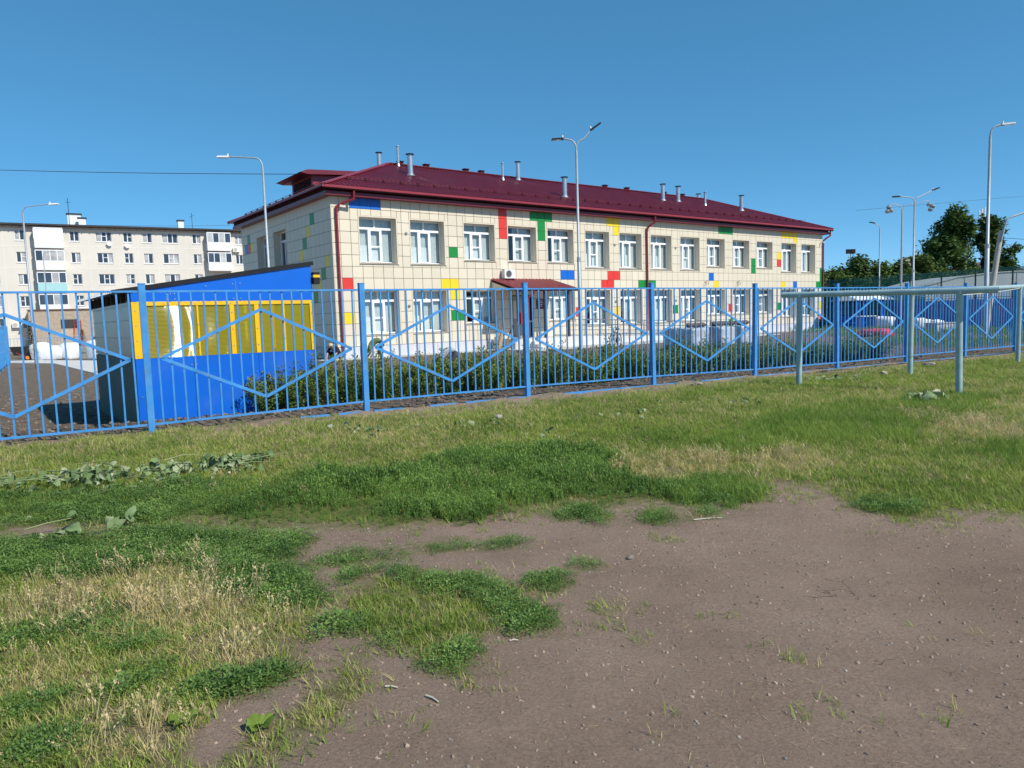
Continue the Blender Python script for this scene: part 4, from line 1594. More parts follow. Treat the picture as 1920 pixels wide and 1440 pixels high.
q = MB()
q.box(8.95, 13.55, -2.2, -0.04, -0.4, 0.40)
pmb(q, 'platform', 'concrete_pale')
for k in range(3):
    q = MB()
    q.box(10.0, 12.6, -2.2 - 0.32 * (k + 1), -2.2 - 0.32 * k, -0.4, 0.40 - 0.15 * (k + 1))
    pmb(q, 'step', 'concrete_pale')
for s in (9.30, 11.15, 12.85):
    q = MB()
    q.box(s - 0.06, s + 0.06, -2.12, -2.0, 0.40, 3.10)
    pmb(q, 'post', 'post_shaded')  # the shade under the canopy is put into the posts' dark colour
q = MB()
prof = rib_profile(9.05, 13.45)
v = []
for s, dz in prof:
    v += [(s, -0.03, 3.68 + dz), (s, -2.3, 3.06 + dz)]
q.add(v, [(2 * i, 2 * i + 1, 2 * i + 3, 2 * i + 2) for i in range(len(prof) - 1)])
can = pmb(q, 'canopy', 'maroon_light')
for a, b in (((9.05, -2.27, 2.98), (13.45, -2.27, 2.98)), ((9.1, -0.1, 3.58), (9.1, -2.27, 2.98)), ((13.4, -0.1, 3.58), (13.4, -2.27, 2.98))):
    q = MB()
    q.obox(a, b, 0.06, 0.12)
    pmb(q, 'beam', 'maroon_dark', can)
q = MB()
q.add([(9.1, -0.05, 3.05), (9.1, -2.2, 3.0), (9.1, -0.05, 3.6)], [(0, 1, 2)])
pmb(q, 'side_cheek', 'cream_metal')
q = MB()
q.tube([(10.15, -2.36, 2.98), (10.15, -2.36, 2.80), (9.90, -2.22, 2.6), (9.86, -2.2, 2.4), (9.86, -2.2, 0.45)], 0.055, 8)
pmb(q, 'downpipe', 'downpipe')
q = MB()
q.box(12.2, 12.75, -0.07, -0.03, 2.0, 2.55)
sg = pmb(q, 'sign', 'sign_red')
q = MB()
for k, (a, b) in enumerate(((0.12, 0.43), (0.08, 0.47), (0.10, 0.45), (0.16, 0.40))):
    q.box(12.2 + a, 12.2 + b, -0.074, -0.0702, 2.44 - 0.10 * k, 2.47 - 0.10 * k)
pmb(q, 'lettering', 'white_paint', sg)
q = MB()
q.tube([(10.6, -0.5, 3.05), (10.6, -0.5, 2.98)], 0.14, 12)
pmb(q, 'ceiling_lamp', 'dark_metal')

# air conditioner on the wall above the canopy
ac = MB()
ac.box(0, 0.74, -0.38, -0.10, 0, 0.50)
aco = ac.build('air_conditioner', 'white_paint', None, (*school_xy(9.75, 0), 3.71), UA)
tag(aco, 'white outdoor air conditioner box on the school wall above the porch canopy', 'air conditioner')
MB().tube([(0.29, -0.381, 0.25), (0.29, -0.395, 0.25)], 0.19, 20).build('fan_grille', 'steel', aco)
q = MB()
for k in range(5):
    q.tube([(0.29 + 0.034 * (k + 1) * math.cos(t), -0.40, 0.25 + 0.034 * (k + 1) * math.sin(t)) for t in [j * math.pi / 8 for j in range(17)]], 0.006, 4, False)
q.build('grille_ring', 'dark_metal', aco)
MB().box(0.05, 0.10, -0.36, -0.0, -0.05, 0.0).box(0.62, 0.67, -0.36, 0.0, -0.05, 0.0).build('bracket', 'dark_metal', aco)

# red notice box beside the porch post
fb = MB().box(-0.17, 0.17, -0.08, 0.08, 0.0, 0.62)
o = fb.build('fire_box', 'red_paint', None, (*school_xy(9.52, -2.15), 1.20), UA)
tag(o, 'red metal box fixed beside the porch downpipe', 'box')
MB().box(-0.14, 0.14, -0.09, -0.08, 0.06, 0.55).build('lid', 'red_paint', o)
MB().tube([(-0.02, -0.10, 0.30), (0.04, -0.10, 0.30)], 0.012, 6).build('latch', 'steel', o)
MB().box(0.17, 0.32, -0.02, 0.02, 0.25, 0.32).build('wall_arm', 'dark_metal', o)

# blind area along the wall and ramp with railings
pv = MB()
P_ = [school_xy(-1.2, -1.3), school_xy(44, -1.3), school_xy(44, 0.1), school_xy(-1.2, 0.1)]
sheet('pavement', P_, 'pavement', 0.03)
sheet('pavement', [school_xy(8.4, -4.2), school_xy(30, -4.2), school_xy(30, -1.31), school_xy(8.4, -1.31)], 'pavement', 0.05)

ramp = empty('ramp', (*school_xy(13.6, -2.2), -0.17), UA)
tag(ramp, 'long pale concrete wheelchair ramp with thin steel railings beside the porch', 'ramp')
q = MB()
q.prism([(0, 0), (13.0, 0), (13.0, 0.08), (0.0, 0.57)], 'y', 0.0, 1.3)
q.build('slab', 'concrete_pale', ramp)
q = MB()
q.prism([(0, 0), (13.0, 0), (13.0, 0.62), (0.0, 0.57)], 'y', 1.5, 2.1)
q.build('side_wall', 'concrete', ramp)
for yy in (0.03, 1.27):
    for k in range(11):
        s = 0.3 + k * 1.25
        z = 0.57 - 0.49 * s / 13.0
        MB().tube([(s, yy, z), (s, yy, z + 0.95)], 0.02, 6).build('post', 'steel', ramp)
    q = MB()
    for dz in (0.35, 0.65, 0.95):
        q.tube([(0.1, yy, 0.57 + dz), (12.9, yy, 0.085 + dz)], 0.018, 6)
    q.build('rail', 'steel', ramp)
rails = empty('step_railing', (*school_xy(9.2, -2.1), 0.40), UA)
tag(rails, 'thin steel balustrade on the left edge of the porch platform', 'railing')
for k in range(8):
    MB().tube([(0.08 + 0.2 * k, 0, 0), (0.08 + 0.2 * k, 0, 0.9)], 0.008, 5).build('bar', 'steel', rails)
MB().tube([(0, 0, 0.0), (0, 0, 0.93), (1.6, 0, 0.93), (1.6, 0, 0)], 0.02, 6).build('rail', 'steel', rails)

# ------------------------------------------------------------------ blue picket fences
FA = math.atan2(0.5339, 0.8456)


def lerp_tab(tab, n):
    return float(np.interp(n, [t[0] for t in tab], [t[1] for t in tab]))


BOT = [(-2, 0.27), (0, 0.275), (0.9, 0.32), (2.5, 0.32), (4.5, 0.205), (6, 0.20), (10, 0.16)]
TOP = [(-2, 2.03), (2.5, 2.03), (4.5, 2.0), (10, 2.0)]

picket_cache = {}


def picket_mesh(h, m, r=0.0105):
    k = (round(h, 2), m)
    if k not in picket_cache:
        picket_cache[k] = MB().box(-r, r, -r, r, 0, round(h, 2)).mesh('picket', m)
    return picket_cache[k]


def fence_run(name, origin, ang, n0, n1, label, base_from=99, diamonds=True, m='fence_blue', bot=None, top=None, ground=None, npick=19):
    fo = empty(name, (*origin, 0), ang)
    tag(fo, label, 'fence')
    bot = bot or (lambda n: lerp_tab(BOT, n))
    top = top or (lambda n: lerp_tab(TOP, n))
    ground = ground or (lambda n: float(fence_ground(n)))
    post = MB().box(-0.04, 0.04, -0.04, 0.04, 0, 2.45).box(-0.044, 0.044, -0.044, 0.044, 2.45, 2.462).mesh('post', m)
    for n in range(n0, n1 + 1):
        link('post', post, fo, (3.0 * n, 0, top(n) + 0.105 - 2.462), (R(rnd.uniform(-.4, .4)), R(rnd.uniform(-.4, .4)), 0))
    for n in range(n0, n1):
        a, b = 3.0 * n + 0.04, 3.0 * (n + 1) - 0.04
        MB().obox((a, 0, top(n)), (b, 0, top(n + 1)), 0.04, 0.026).build('top_rail', m, fo)
        MB().obox((a, 0, bot(n + 0.02)), (b, 0, bot(n + 0.98)), 0.04, 0.026).build('bottom_rail', m, fo)
        for k in range(npick):
            t = (k + 1) / (npick + 1)
            nn = n + t
            h = top(nn) - bot(nn) - 0.02
            link('picket', picket_mesh(h, m), fo, (3.0 * nn, 0, bot(nn) + 0.01), (R(rnd.gauss(0, .25)), R(rnd.gauss(0, .35)), 0))
        if diamonds:
            zc = 1.147 - 0.012 * max(0, n - 2)
            hh = 0.62
            P = [(3 * (n + 0.062), -0.018, zc), (3 * (n + 0.5), -0.018, zc + hh), (3 * (n + 0.936), -0.018, zc), (3 * (n + 0.503), -0.018, zc - hh)]
            for i in range(4):
                MB().obox(P[i], P[(i + 1) % 4], 0.014, 0.042, up=(0, 0, 1)).build('diamond_bar', m, fo)
        if n >= base_from:
            z0, z1 = ground(n) - 0.02, ground(n + 1) - 0.02
            if n == 1:
                segs = [(0.04, 0.20), (0.36, 0.52), (0.58, 0.985)]
            elif n == 0:
                segs = [(0.66, 0.80), (0.85, 0.985)]
            else:
                segs = [(0.015, 0.985)]
            for s0, s1 in segs:
                MB().obox((3 * (n + s0), 0.0, z0 + (z1 - z0) * s0), (3 * (n + s1), 0.0, z0 + (z1 - z0) * s1), 0.06, 0.06).build('base_tube', m, fo)
    return fo


fence_run('fence', (F0[0], F0[1]), FA, -2, 9, 'long sky blue picket fence with diamond bars running across the whole view', base_from=0)
fence_run('fence', (-28.65, 41.74), math.atan2(-9.57, 6.1), 0, 5, 'short run of blue picket fence going away at the far left edge', diamonds=False,
          bot=lambda n: -0.02, top=lambda n: 1.88, npick=14)
fence_run('fence', (-45.0, 56.5), FA, 0, 4, 'low distant blue picket fence below the apartment block', diamonds=False,
          bot=lambda n: 0.0, top=lambda n: 1.15, npick=12)

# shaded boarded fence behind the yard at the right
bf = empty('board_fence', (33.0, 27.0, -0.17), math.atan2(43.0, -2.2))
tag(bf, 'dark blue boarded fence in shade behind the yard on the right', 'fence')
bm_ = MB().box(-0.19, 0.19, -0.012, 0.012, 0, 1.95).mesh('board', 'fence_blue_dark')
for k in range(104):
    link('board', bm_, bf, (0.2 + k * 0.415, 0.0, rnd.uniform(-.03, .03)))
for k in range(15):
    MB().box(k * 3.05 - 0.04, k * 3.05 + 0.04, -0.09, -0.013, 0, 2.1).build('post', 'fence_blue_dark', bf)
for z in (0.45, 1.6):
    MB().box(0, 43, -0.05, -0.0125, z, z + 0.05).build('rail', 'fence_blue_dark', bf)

# ------------------------------------------------------------------ play shelter with amber windows
SHX, SHY = -6.28, 12.20
shed = empty('play_shelter', (SHX, SHY, 0), UA)
tag(shed, 'small blue play shelter with glossy amber windows and yellow frames behind the fence', 'shelter')
W_, D_ = 3.14, 4.25


def roofline(x):
    return 2.16 + (2.65 - 2.16) * x / W_


# front: lower boards, fascia boards
for a, b in ((0.0, 0.92), (0.92, 2.05), (2.05, W_)):
    MB().box(a + 0.003, b - 0.003, -0.012, 0.0, -0.35, 1.045).build('lower_board', 'board_blue', shed)
for a, b in ((0.0, 0.62), (0.62, 1.72), (1.72, W_)):
    q = MB()
    q.prism([(a + 0.003, 2.0), (b - 0.003, 2.0), (b - 0.003, roofline(b)), (a + 0.003, roofline(a))], 'y', -0.014, 0.0)
    q.build('fascia_board', 'board_blue', shed)
# yellow frame
def ribbed(a, b, z0, z1, per, y0, nx=26, amp=0.0035, bulge=0.005):
    """plastic sheet with fine level ribs, bulging a little between its fixings"""
    q = MB()
    nz = int((z1 - z0) / per * 4)
    v, f = [], []
    for i in range(nz + 1):
        z = z0 + (z1 - z0) * i / nz
        for j in range(nx + 1):
            t = j / nx
            w = bulge * math.sin(t * math.pi * 2 + 0.6) * math.sin(math.pi * (z - z0) / (z1 - z0)) * (b - a)
            w += 0.005 * math.exp(-((t - 0.80 - 0.06 * math.sin(math.pi * (z - z0) / (z1 - z0))) / 0.05) ** 2) * (b - a)
            v.append((a + (b - a) * t, y0 - amp * math.cos(2 * math.pi * (z - z0) / per) + w * 0.5, z))
    for i in range(nz):
        for j in range(nx):
            k = i * (nx + 1) + j
            f.append((k, k + 1, k + nx + 2, k + nx + 1))
    q.add(v, f, 0, True)
    return q


yf = [(0.0, 0.12, 1.05, 1.995), (W_ - 0.07, W_, 1.05, 1.995), (0.12, W_ - 0.07, 1.93, 1.995)]
for a, b, c, d in yf:
    MB().box(a, b, -0.02, 0.02, c, d).build('window_frame', 'frame_yellow', shed)
for a, b, y in ((1.02, 1.05, -0.015), (1.58, 1.66, -0.018), (2.02, 2.10, -0.016), (2.54, 2.58, -0.016)):
    MB().box(a, b, y, 0.02, 1.05, 1.93).build('mullion', 'frame_yellow', shed)
for a in (1.70, 2.45):
    MB().box(a, a + 0.05, 0.12, 0.17, 1.05, 1.93).build('inner_post', 'frame_yellow', shed)
for a, b in ((0.12, 1.02), (1.05, 1.58), (1.66, 2.02), (2.10, 2.54), (2.58, W_ - 0.07)):
    ribbed(a, b, 1.05, 1.93, 0.022, 0.0).build('amber_pane', 'amber_sheet', shed)
# left side: dark green boards below, grey plastic sheets above, beams under the roof
for a, b in ((0.0, 1.4), (1.4, 2.8), (2.8, D_)):
    MB().box(-0.012, 0.0, a + 0.004, b - 0.004, -0.5, 1.05).build('side_board', 'panel_green', shed)
for a, b in ((0.02, 0.85), (0.85, 1.70), (1.70, 2.55), (2.55, 3.40), (3.40, D_)):
    MB().box(-0.008, 0.0, a + 0.003, b - 0.003, 1.06, 2.0).build('side_sheet', 'grey_sheet', shed)
for k in range(9):
    MB().box(-0.05, 0.05, 0.10 + k * 0.5, 0.15 + k * 0.5, 2.0, 2.18).build('rafter_end', 'wood_dark', shed)
MB().box(0.02, 0.10, 0.02, D_, 2.0, 2.14).build('wall_plate', 'wood_dark', shed)
# back and right side, floor slab
MB().box(0.02, W_, D_ - 0.02, D_, -0.5, 2.1).build('back_wall', 'board_blue', shed)
MB().box(W_ - 0.02, W_, 0.02, D_ - 0.02, -0.5, 1.05).build('right_wall', 'board_blue', shed)
MB().box(W_ - 0.08, W_, D_ * 0.5 - 0.04, D_ * 0.5 + 0.04, 1.05, 2.6).build('corner_post', 'frame_yellow', shed)
MB().box(0.01, W_ - 0.03, 0.01, D_ - 0.03, -0.5, -0.02).build('floor', 'concrete', shed)
# roof: corrugated sheet, ribs run down towards the left
q = MB()
prof = rib_profile(0.0, D_ + 0.2, 0.18)
v = []
for y_, dz in prof:
    v += [(-0.28, y_, roofline(-0.28) + 0.03 + dz * 0.9), (W_ + 0.04, y_, roofline(W_ + 0.04) + 0.03 + dz * 0.9)]
q.add(v, [(2 * i, 2 * i + 1, 2 * i + 3, 2 * i + 2) for i in range(len(prof) - 1)])
q.build('roof', 'galvanised', shed)
q = MB()
q.obox((-0.27, -0.02, roofline(-0.27) + 0.04), (W_ + 0.04, -0.02, roofline(W_ + 0.04) + 0.04), 0.04, 0.075)
q.build('roof_edge', 'dark_metal', shed)
q = MB()
for (x, z) in [(0.05, 1.1), (0.05, 1.35), (0.05, 1.6), (0.05, 1.85), (0.5, 1.96), (1.0, 1.96), (1.6, 1.96), (2.1, 1.96), (2.6, 1.96), (3.1, 1.96),
               (1.62, 1.2), (1.62, 1.5), (1.62, 1.8), (2.06, 1.2), (2.06, 1.5), (2.06, 1.8), (3.1, 1.2), (3.1, 1.5), (3.1, 1.75), (1.03, 1.2), (1.03, 1.6), (2.56, 1.3), (2.56, 1.7),
               (0.55, 2.12), (0.68, 2.13), (1.66, 2.30), (1.79, 2.31), (1.2, 2.26), (0.06, 0.4), (0.55, 2.04), (0.68, 2.04), (1.66, 2.04), (1.79, 2.04), (2.0, 0.7), (2.1, 0.7), (0.88, 0.9), (0.96, 0.9)]:
    q.tube([(x, -0.019, z), (x, -0.026, z)], 0.011, 6)
for k in range(26):
    for z in (1.10, 1.40, 1.70, 1.95):
        q.tube([(-0.008, 0.08 + k * 0.165, z), (-0.016, 0.08 + k * 0.165, z)], 0.010, 5)
q.build('screws', 'screw', shed)
q = MB()
q.box(W_ + 0.01, W_ + 0.13, -0.10, 0.04, 2.30, 2.52)
lt = q.build('corner_lamp', 'dark_metal', shed)
MB().box(W_ + 0.005, W_ + 0.135, -0.105, 0.045, 2.42, 2.47).build('band', 'frame_yellow', lt)

# ------------------------------------------------------------------ pipe frames on the grass
def pipe_frame(name, label, posts, a, b, r=0.053):
    o = empty(name, (posts[0][0], posts[0][1], 0))
    tag(o, label, 'pipe frame')
    ox, oy = posts[0][0], posts[0][1]
    sh = lambda p: (p[0] - ox, p[1] - oy, p[2])
    q = MB()
    pa, pb = Vector(sh(a)), Vector(sh(b))
    n = 14
    ptsl = [pa.lerp(pb, i / n) + Vector((0, 0, rnd.uniform(-.003, .003))) for i in range(n + 1)]
    q.tube(ptsl, r, 16, caps=False)
    # open end with wall thickness
    d = (pb - pa).normalized()
    q.tube([pb, pb - d * 0.3], r * 0.88, 16, caps=False)
    bar = q.build('crossbar', 'mint', o)
    MB().tube([pb - d * 0.28, pb - d * 0.27], r * 0.87, 16).tube([pa + d * 0.002, pa + d * 0.004], r * 0.9, 16).build('bore', 'hole', bar)
    q = MB()
    for t in (0.33, 0.45, 0.72):
        c = pa.lerp(pb, t)
        q.tube([c - d * 0.012, c + d * 0.012], r * 1.06, 16)
    q.build('weld_seam', 'mint', bar)
    for p in posts:
        x, y = p[0] - ox, p[1] - oy
        tt = ((Vector((x, y, 0)) - Vector((pa.x, pa.y, 0))).dot(Vector((d.x, d.y, 0)))) / (pb - pa).length
        zt = pa.lerp(pb, tt).z
        g = gzs(p[0], p[1])
        q = MB()
        q.tube([(x + p[2], y, g - 0.15), (x, y, zt - 0.09), (x, y, zt - 0.012)], [r * 0.98, r * 0.98, r * 1.12], 14)
        q.build('post', 'mint', o)
    return o


pipe_frame('pipe_frame', 'pale green painted pipe crossbar on two posts, its open end at the right', [(5.48, 13.87, 0.0), (7.48, 12.19, 0.03)], (5.238, 14.078, 1.80), (7.897, 11.848, 1.735))
pipe_frame('pipe_frame', 'pale green pipe crossbar behind, running off the right edge of the photo', [(8.487, 15.474, -0.01), (12.61, 18.12, 0.0), (16.9, 20.85, 0.0)], (8.10, 15.23, 1.79), (17.6, 21.3, 2.02))
q = MB()
p0, p1, p2 = Vector((8.52, 15.48, 1.74)), Vector((7.50, 12.17, 1.67)), Vector((12.6, 18.1, 1.86))
for a, b, sg in ((p0, p1, 0.03), (p1, p2, 0.02)):
    q.tube([a.lerp(b, t / 10) - Vector((0, 0, 4 * sg * (t / 10) * (1 - t / 10))) for t in range(11)], 0.006, 5)
tag(q.build('rope', 'rope'), 'thin white rope strung between the pale green pipe posts', 'rope')

# ------------------------------------------------------------------ apartment block at the left
AA = R(30)
apt = empty('apartment_block', (-61.10, 88.0, 0), AA)
tag(apt, 'five storey beige panel apartment block with white window frames at the left', 'apartment block')
AX0, AX1, ADEP, AZ1 = -9.0, 29.6, 12.0, 14.5
FL = 2.66
ROWZ = [14.05 - FL * k for k in range(5)]         # tops of the windows
WCOL = [(-6.6, 1.75), (-3.4, 1.0), (-0.6, 1.0), (2.22, 0.98), (7.9, 1.0), (10.72, 1.75), (13.78, 1.0), (16.02, 1.06), (18.3, 1.85), (21.97, 1.0), (27.35, 0.95)]
BALC = [(4.2, 7.2), (23.68, 26.65)]
holes = []
for x, w in WCOL:
    for zt in ROWZ:
        holes.append((x, x + w, zt - 1.26, zt))
for a, b in BALC:
    for zt in ROWZ[:4]:
        pass
mb = MB()
for x0, x1, z0, z1 in subtract([(AX0, AX1, -0.4, AZ1)], holes):
    mb.add([(x0, 0, z0), (x1, 0, z0), (x1, 0, z1), (x0, 0, z1)], [(0, 1, 2, 3)])
mb.add([(AX1, 0, -0.4), (AX1, ADEP, -0.4), (AX1, ADEP, AZ1), (AX1, 0, AZ1)], [(0, 1, 2, 3)])
mb.add([(AX0, 0, -0.4), (AX0, ADEP, -0.4), (AX0, ADEP, AZ1), (AX0, 0, AZ1)], [(3, 2, 1, 0)])
mb.add([(AX0, 0.35, -0.4), (AX1, 0.35, -0.4), (AX1, 0.35, AZ1), (AX0, 0.35, AZ1)], [(0, 1, 2, 3)])
wall = mb.build('wall', 'panel_wall', apt)
# panel joints, slightly proud seams of sealant
q = MB()
for k in range(5):
    z = ROWZ[k] - 1.26 - 0.68
    q.box(AX0, AX1, -0.012, -0.001, z - 0.035, z + 0.035)
q.build('floor_joint', 'panel_joint', apt)
q = MB()
for x in (-7.9, -4.8, -1.9, 1.0, 3.75, 9.9, 13.1, 15.4, 17.7, 21.1, 23.2, 27.0):
    q.box(x - 0.02, x + 0.02, -0.010, -0.001, -0.3, AZ1 - 0.3)
q.build('panel_joints', 'panel_joint', apt)


def apt_window(x, w, zt, curtain):
    h = 1.26
    f = MB()
    t = 0.07
    f.box(0, w, 0.10, 0.16, 0, t)
    f.box(0, w, 0.10, 0.16, h - t, h)
    f.box(0, t, 0.10, 0.16, t, h - t)
    f.box(w - t, w, 0.10, 0.16, t, h - t)
    splits = [w / 2] if w < 1.4 else [w * 0.36, w * 0.68]
    for s in splits:
        f.box(s - 0.05, s + 0.05, 0.09, 0.16, t, h - t)
    win = f.build('window', 'pvc', apt, (x, 0, zt - h))
    edges = [t] + splits + [w - t]
    for i in range(len(edges) - 1):
        a, b = edges[i] + 0.04, edges[i + 1] - 0.04
        MB().box(a, b, 0.13, 0.15, t, h - t).build('pane', 'net_curtain' if rnd.random() < curtain else 'apt_glass', win)
    if rnd.random() < 0.35:
        i = rnd.randrange(len(edges) - 1)
        MB().box(edges[i], edges[i + 1], 0.085, 0.10, h * 0.52, h * 0.57).build('sash_bar', 'pvc', win)
    MB().box(-0.05, w + 0.05, -0.06, 0.13, -0.08, -0.01).build('sill', 'white_paint', win)


for x, w in WCOL:
    for k, zt in enumerate(ROWZ):
        if k == 4 and 3.5 < x < 12:
            continue
        apt_window(x, w, zt, 0.38)
# glazed balconies
for bi, (a, b) in enumerate(BALC):
    for k in range(4):
        zf = ROWZ[k] - 2.27
        bal = MB().box(a, b, -1.0, 0.0, zf, zf + 0.14).build('balcony', 'concrete', apt)
        cm_ = 'balcony_white'
        if bi == 0 and k == 2:
            cm_ = 'balcony_mint'
        MB().box(a, b, -1.02, -0.98, zf + 0.05, zf + 1.12).build('parapet', cm_, bal)
        MB().box(a, a + 0.03, -0.98, 0.0, zf + 0.05, zf + 1.12).box(b - 0.03, b, -0.98, 0.0, zf + 0.05, zf + 1.12).build('side_panel', cm_, bal)
        if not (bi == 1 and k == 2):
            fr_ = MB()
            for i in range(5):
                xx = a + (b - a) * i / 4
                fr_.box(xx - 0.045, xx + 0.045, -1.02, -0.96, zf + 1.12, zf + 2.36)
            fr_.box(a, b, -1.03, -0.95, zf + 2.36, zf + 2.48)
            fr_.box(a, b, -1.03, -0.95, zf + 1.12, zf + 1.18)
            fr_.box(a, a + 0.04, -0.95, 0, zf + 2.30, zf + 2.44)
            fr_.build('glazing_frame', 'pvc', bal)
            for i in range(4):
                xa, xb = a + (b - a) * i / 4 + 0.05, a + (b - a) * (i + 1) / 4 - 0.05
                white = (k == 0 and bi == 0) or rnd.random() < 0.35
                MB().box(xa, xb, -1.0, -0.985, zf + 1.19, zf + 2.35).build('pane', 'balcony_white' if (k == 0 and bi == 0) else ('net_curtain' if white else 'apt_glass'), bal)
            MB().box(a, a + 0.03, -0.95, -0.02, zf + 1.12, zf + 2.30).build('side_glass', 'apt_glass', bal)
# ground floor bay windows below the first balconies
q = MB()
q.box(4.3, 7.2, -0.9, -0.002, 2.1, 2.5)
bay = q.build('bay', 'balcony_white', apt)
for i in range(3):
    x0 = 4.35 + i * 0.95
    MB().box(x0, x0 + 0.9, -0.88, -0.84, 2.5, 4.3).build('bay_frame', 'pvc', bay)
    for j in range(2):
        MB().box(x0 + 0.07 + j * 0.40, x0 + 0.42 + j * 0.40, -0.90, -0.88, 2.58, 3.6).build('pane', 'apt_glass', bay)
        MB().box(x0 + 0.07 + j * 0.40, x0 + 0.42 + j * 0.40, -0.90, -0.88, 3.68, 4.2).build('pane', 'apt_glass', bay)
MB().box(8.4, 9.6, -0.04, 0.0, 2.6, 4.6).build('stair_window', 'pvc', apt)
for z in (2.7, 3.3, 3.95):
    MB().box(8.5, 9.5, -0.06, -0.04, z, z + 0.5).build('stair_pane', 'apt_glass', apt)
# roof with dark eave, chimneys, aerials
q = MB()
q.prism([(-0.75, 14.55), (-0.75, 14.75), (ADEP / 2, 15.5), (ADEP + 0.7, 14.75), (ADEP + 0.7, 14.55)], 'x', AX0 - 0.4, AX1 + 0.5)
rf = q.build('roof', 'apt_roof', apt)
q = MB()
for k in range(46):
    q.box(AX0 + k * 0.84, AX0 + 0.08 + k * 0.84, -0.72, -0.0, 14.40, 14.55)
q.build('eave_brackets', 'wood_dark', rf)
MB().box(AX0, AX1, -0.02, 0.0, 14.05 + 0.18, 14.4).build('frieze', 'concrete_pole', apt)
for x, w, h, y in ((7.8, 1.5, 1.2, 3.0), (9.0, 0.8, 0.55, 1.6), (20.6, 0.7, 0.75, 2.2)):
    ch = MB().box(x, x + w, y, y + 0.9, 14.8, 15.3 + h).build('chimney', 'balcony_white', rf)
    MB().box(x - 0.12, x + w + 0.12, y - 0.12, y + 1.02, 15.3 + h, 15.42 + h).build('cap', 'apt_roof', ch)
MB().tube([(8.0, 2.5, 15.0), (8.0, 2.5, 18.4)], 0.035, 5).tube([(7.7, 2.5, 17.9), (8.3, 2.5, 17.9)], 0.02, 4).build('aerial', 'dark_metal', rf)
MB().tube([(22.4, 2.5, 15.0), (22.4, 2.5, 17.2)], 0.03, 5).tube([(22.1, 2.5, 16.6), (22.7, 2.5, 16.9)], 0.02, 4).build('aerial', 'dark_metal', rf)
# outdoor units and dishes on the facade
for i, (x, z, lab) in enumerate(((12.2, 12.55, 'satellite dish at the upper right of the wide top floor window on the apartment block'),
                  (14.2, 12.35, 'satellite dish under the narrow top floor window of the apartment block'))):
    q = MB()
    q.tube([(0, -0.02, 0), (0, -0.3, 0.1)], 0.03, 5)
    seg = 14
    v = [(0, -0.22, 0.0)]
    for k in range(seg):
        t = 2 * math.pi * k / seg
        v.append((0.33 * math.cos(t), -0.34, 0.33 * math.sin(t) + 0.05))
    q.add(v, [(0, 1 + (k + 1) % seg, 1 + k) for k in range(seg)], 0, True)
    cx, cy = -61.10 + math.cos(AA) * x, 88.0 + math.sin(AA) * x
    o = q.build('satellite_dish', 'white_paint', None, (cx, cy, z), AA)
    tag(o, lab, 'satellite dish')
for x, z, lab in ((27.0, 11.75, 'outdoor air conditioner under the top right window of the apartment block'), (1.2, 2.3, 'outdoor air conditioner near the ground at the left of the apartment block')):
    cx, cy = -61.10 + math.cos(AA) * x, 88.0 + math.sin(AA) * x
    o = MB().box(0, 0.85, -0.4, -0.05, 0, 0.62).build('air_conditioner', 'white_paint', None, (cx, cy, z), AA)
    tag(o, lab, 'air conditioner')
    MB().tube([(0.3, -0.405, 0.31), (0.3, -0.42, 0.31)], 0.24, 14).build('fan_grille', 'concrete_pole', o)
    MB().box(0.05, 0.1, -0.38, 0, -0.06, 0).box(0.7, 0.75, -0.38, 0, -0.06, 0).build('bracket', 'dark_metal', o)

# brick annex in front of it
ann = empty('brick_annex', (-61.10 + math.cos(AA) * 3.0 + math.sin(AA) * 2.6, 88.0 + math.sin(AA) * 3.0 - math.cos(AA) * 2.6, -0.2), AA)
tag(ann, 'low tan brick annex with a dark doorway in front of the apartment block', 'annex')
AW, AH = 9.0, 4.45
q = MB()
q.box(0, AW, 0.03, 2.6, -0.3, AH)
q.build('wall', 'mortar', ann)
# courses of brick laid on the front
q = MB()
bl, bh = 0.50, 0.15
r = 0
z = 0.0
while z < AH - 0.1:
    x = -0.25 * (r % 2)
    while x < AW:
        a, b = max(x, 0) + 0.012, min(x + bl, AW) - 0.012
        if b > a + 0.03 and not (3.2 < (a + b) / 2 < 5.2 and z < 3.35):
            q.box(a, b, 0.0, 0.03, z + 0.012, z + bh - 0.012)
        x += bl
    z += bh
    r += 1
tag(q.build('bricks', 'brick', ann), kind='stuff')
MB().box(-0.1, AW + 0.1, -0.15, 2.6, AH, AH + 0.12).build('coping', 'roof_brown', ann)
MB().box(3.2, 5.2, 0.0, 0.02, 0.0, 3.3).build('doorway', 'brick', ann)
MB().box(3.25, 5.15, -0.02, 0.0, 2.2, 3.3).build('door_opening', 'room', ann)
MB().box(6.5, 7.4, -0.01, 0.025, 0.35, 1.1).build('basement_window', 'room', ann)
ld = empty('ladder', (-61.10 + math.cos(AA) * 7.6 + math.sin(AA) * 3.0, 88.0 + math.sin(AA) * 7.6 - math.cos(AA) * 3.0, -0.2), AA)
tag(ld, 'rusty red ladder leaning on the brick annex', 'ladder')
for x in (0, 0.75):
    MB().tube([(x, 0, 0), (x, 0.35, 3.2)], 0.035, 5).build('rail', 'red_paint', ld)
for k in range(8):
    t = (k + 0.5) / 8
    MB().tube([(0, 0.35 * t, 3.2 * t), (0.75, 0.35 * t, 3.2 * t)], 0.022, 5).build('rung', 'red_paint', ld)

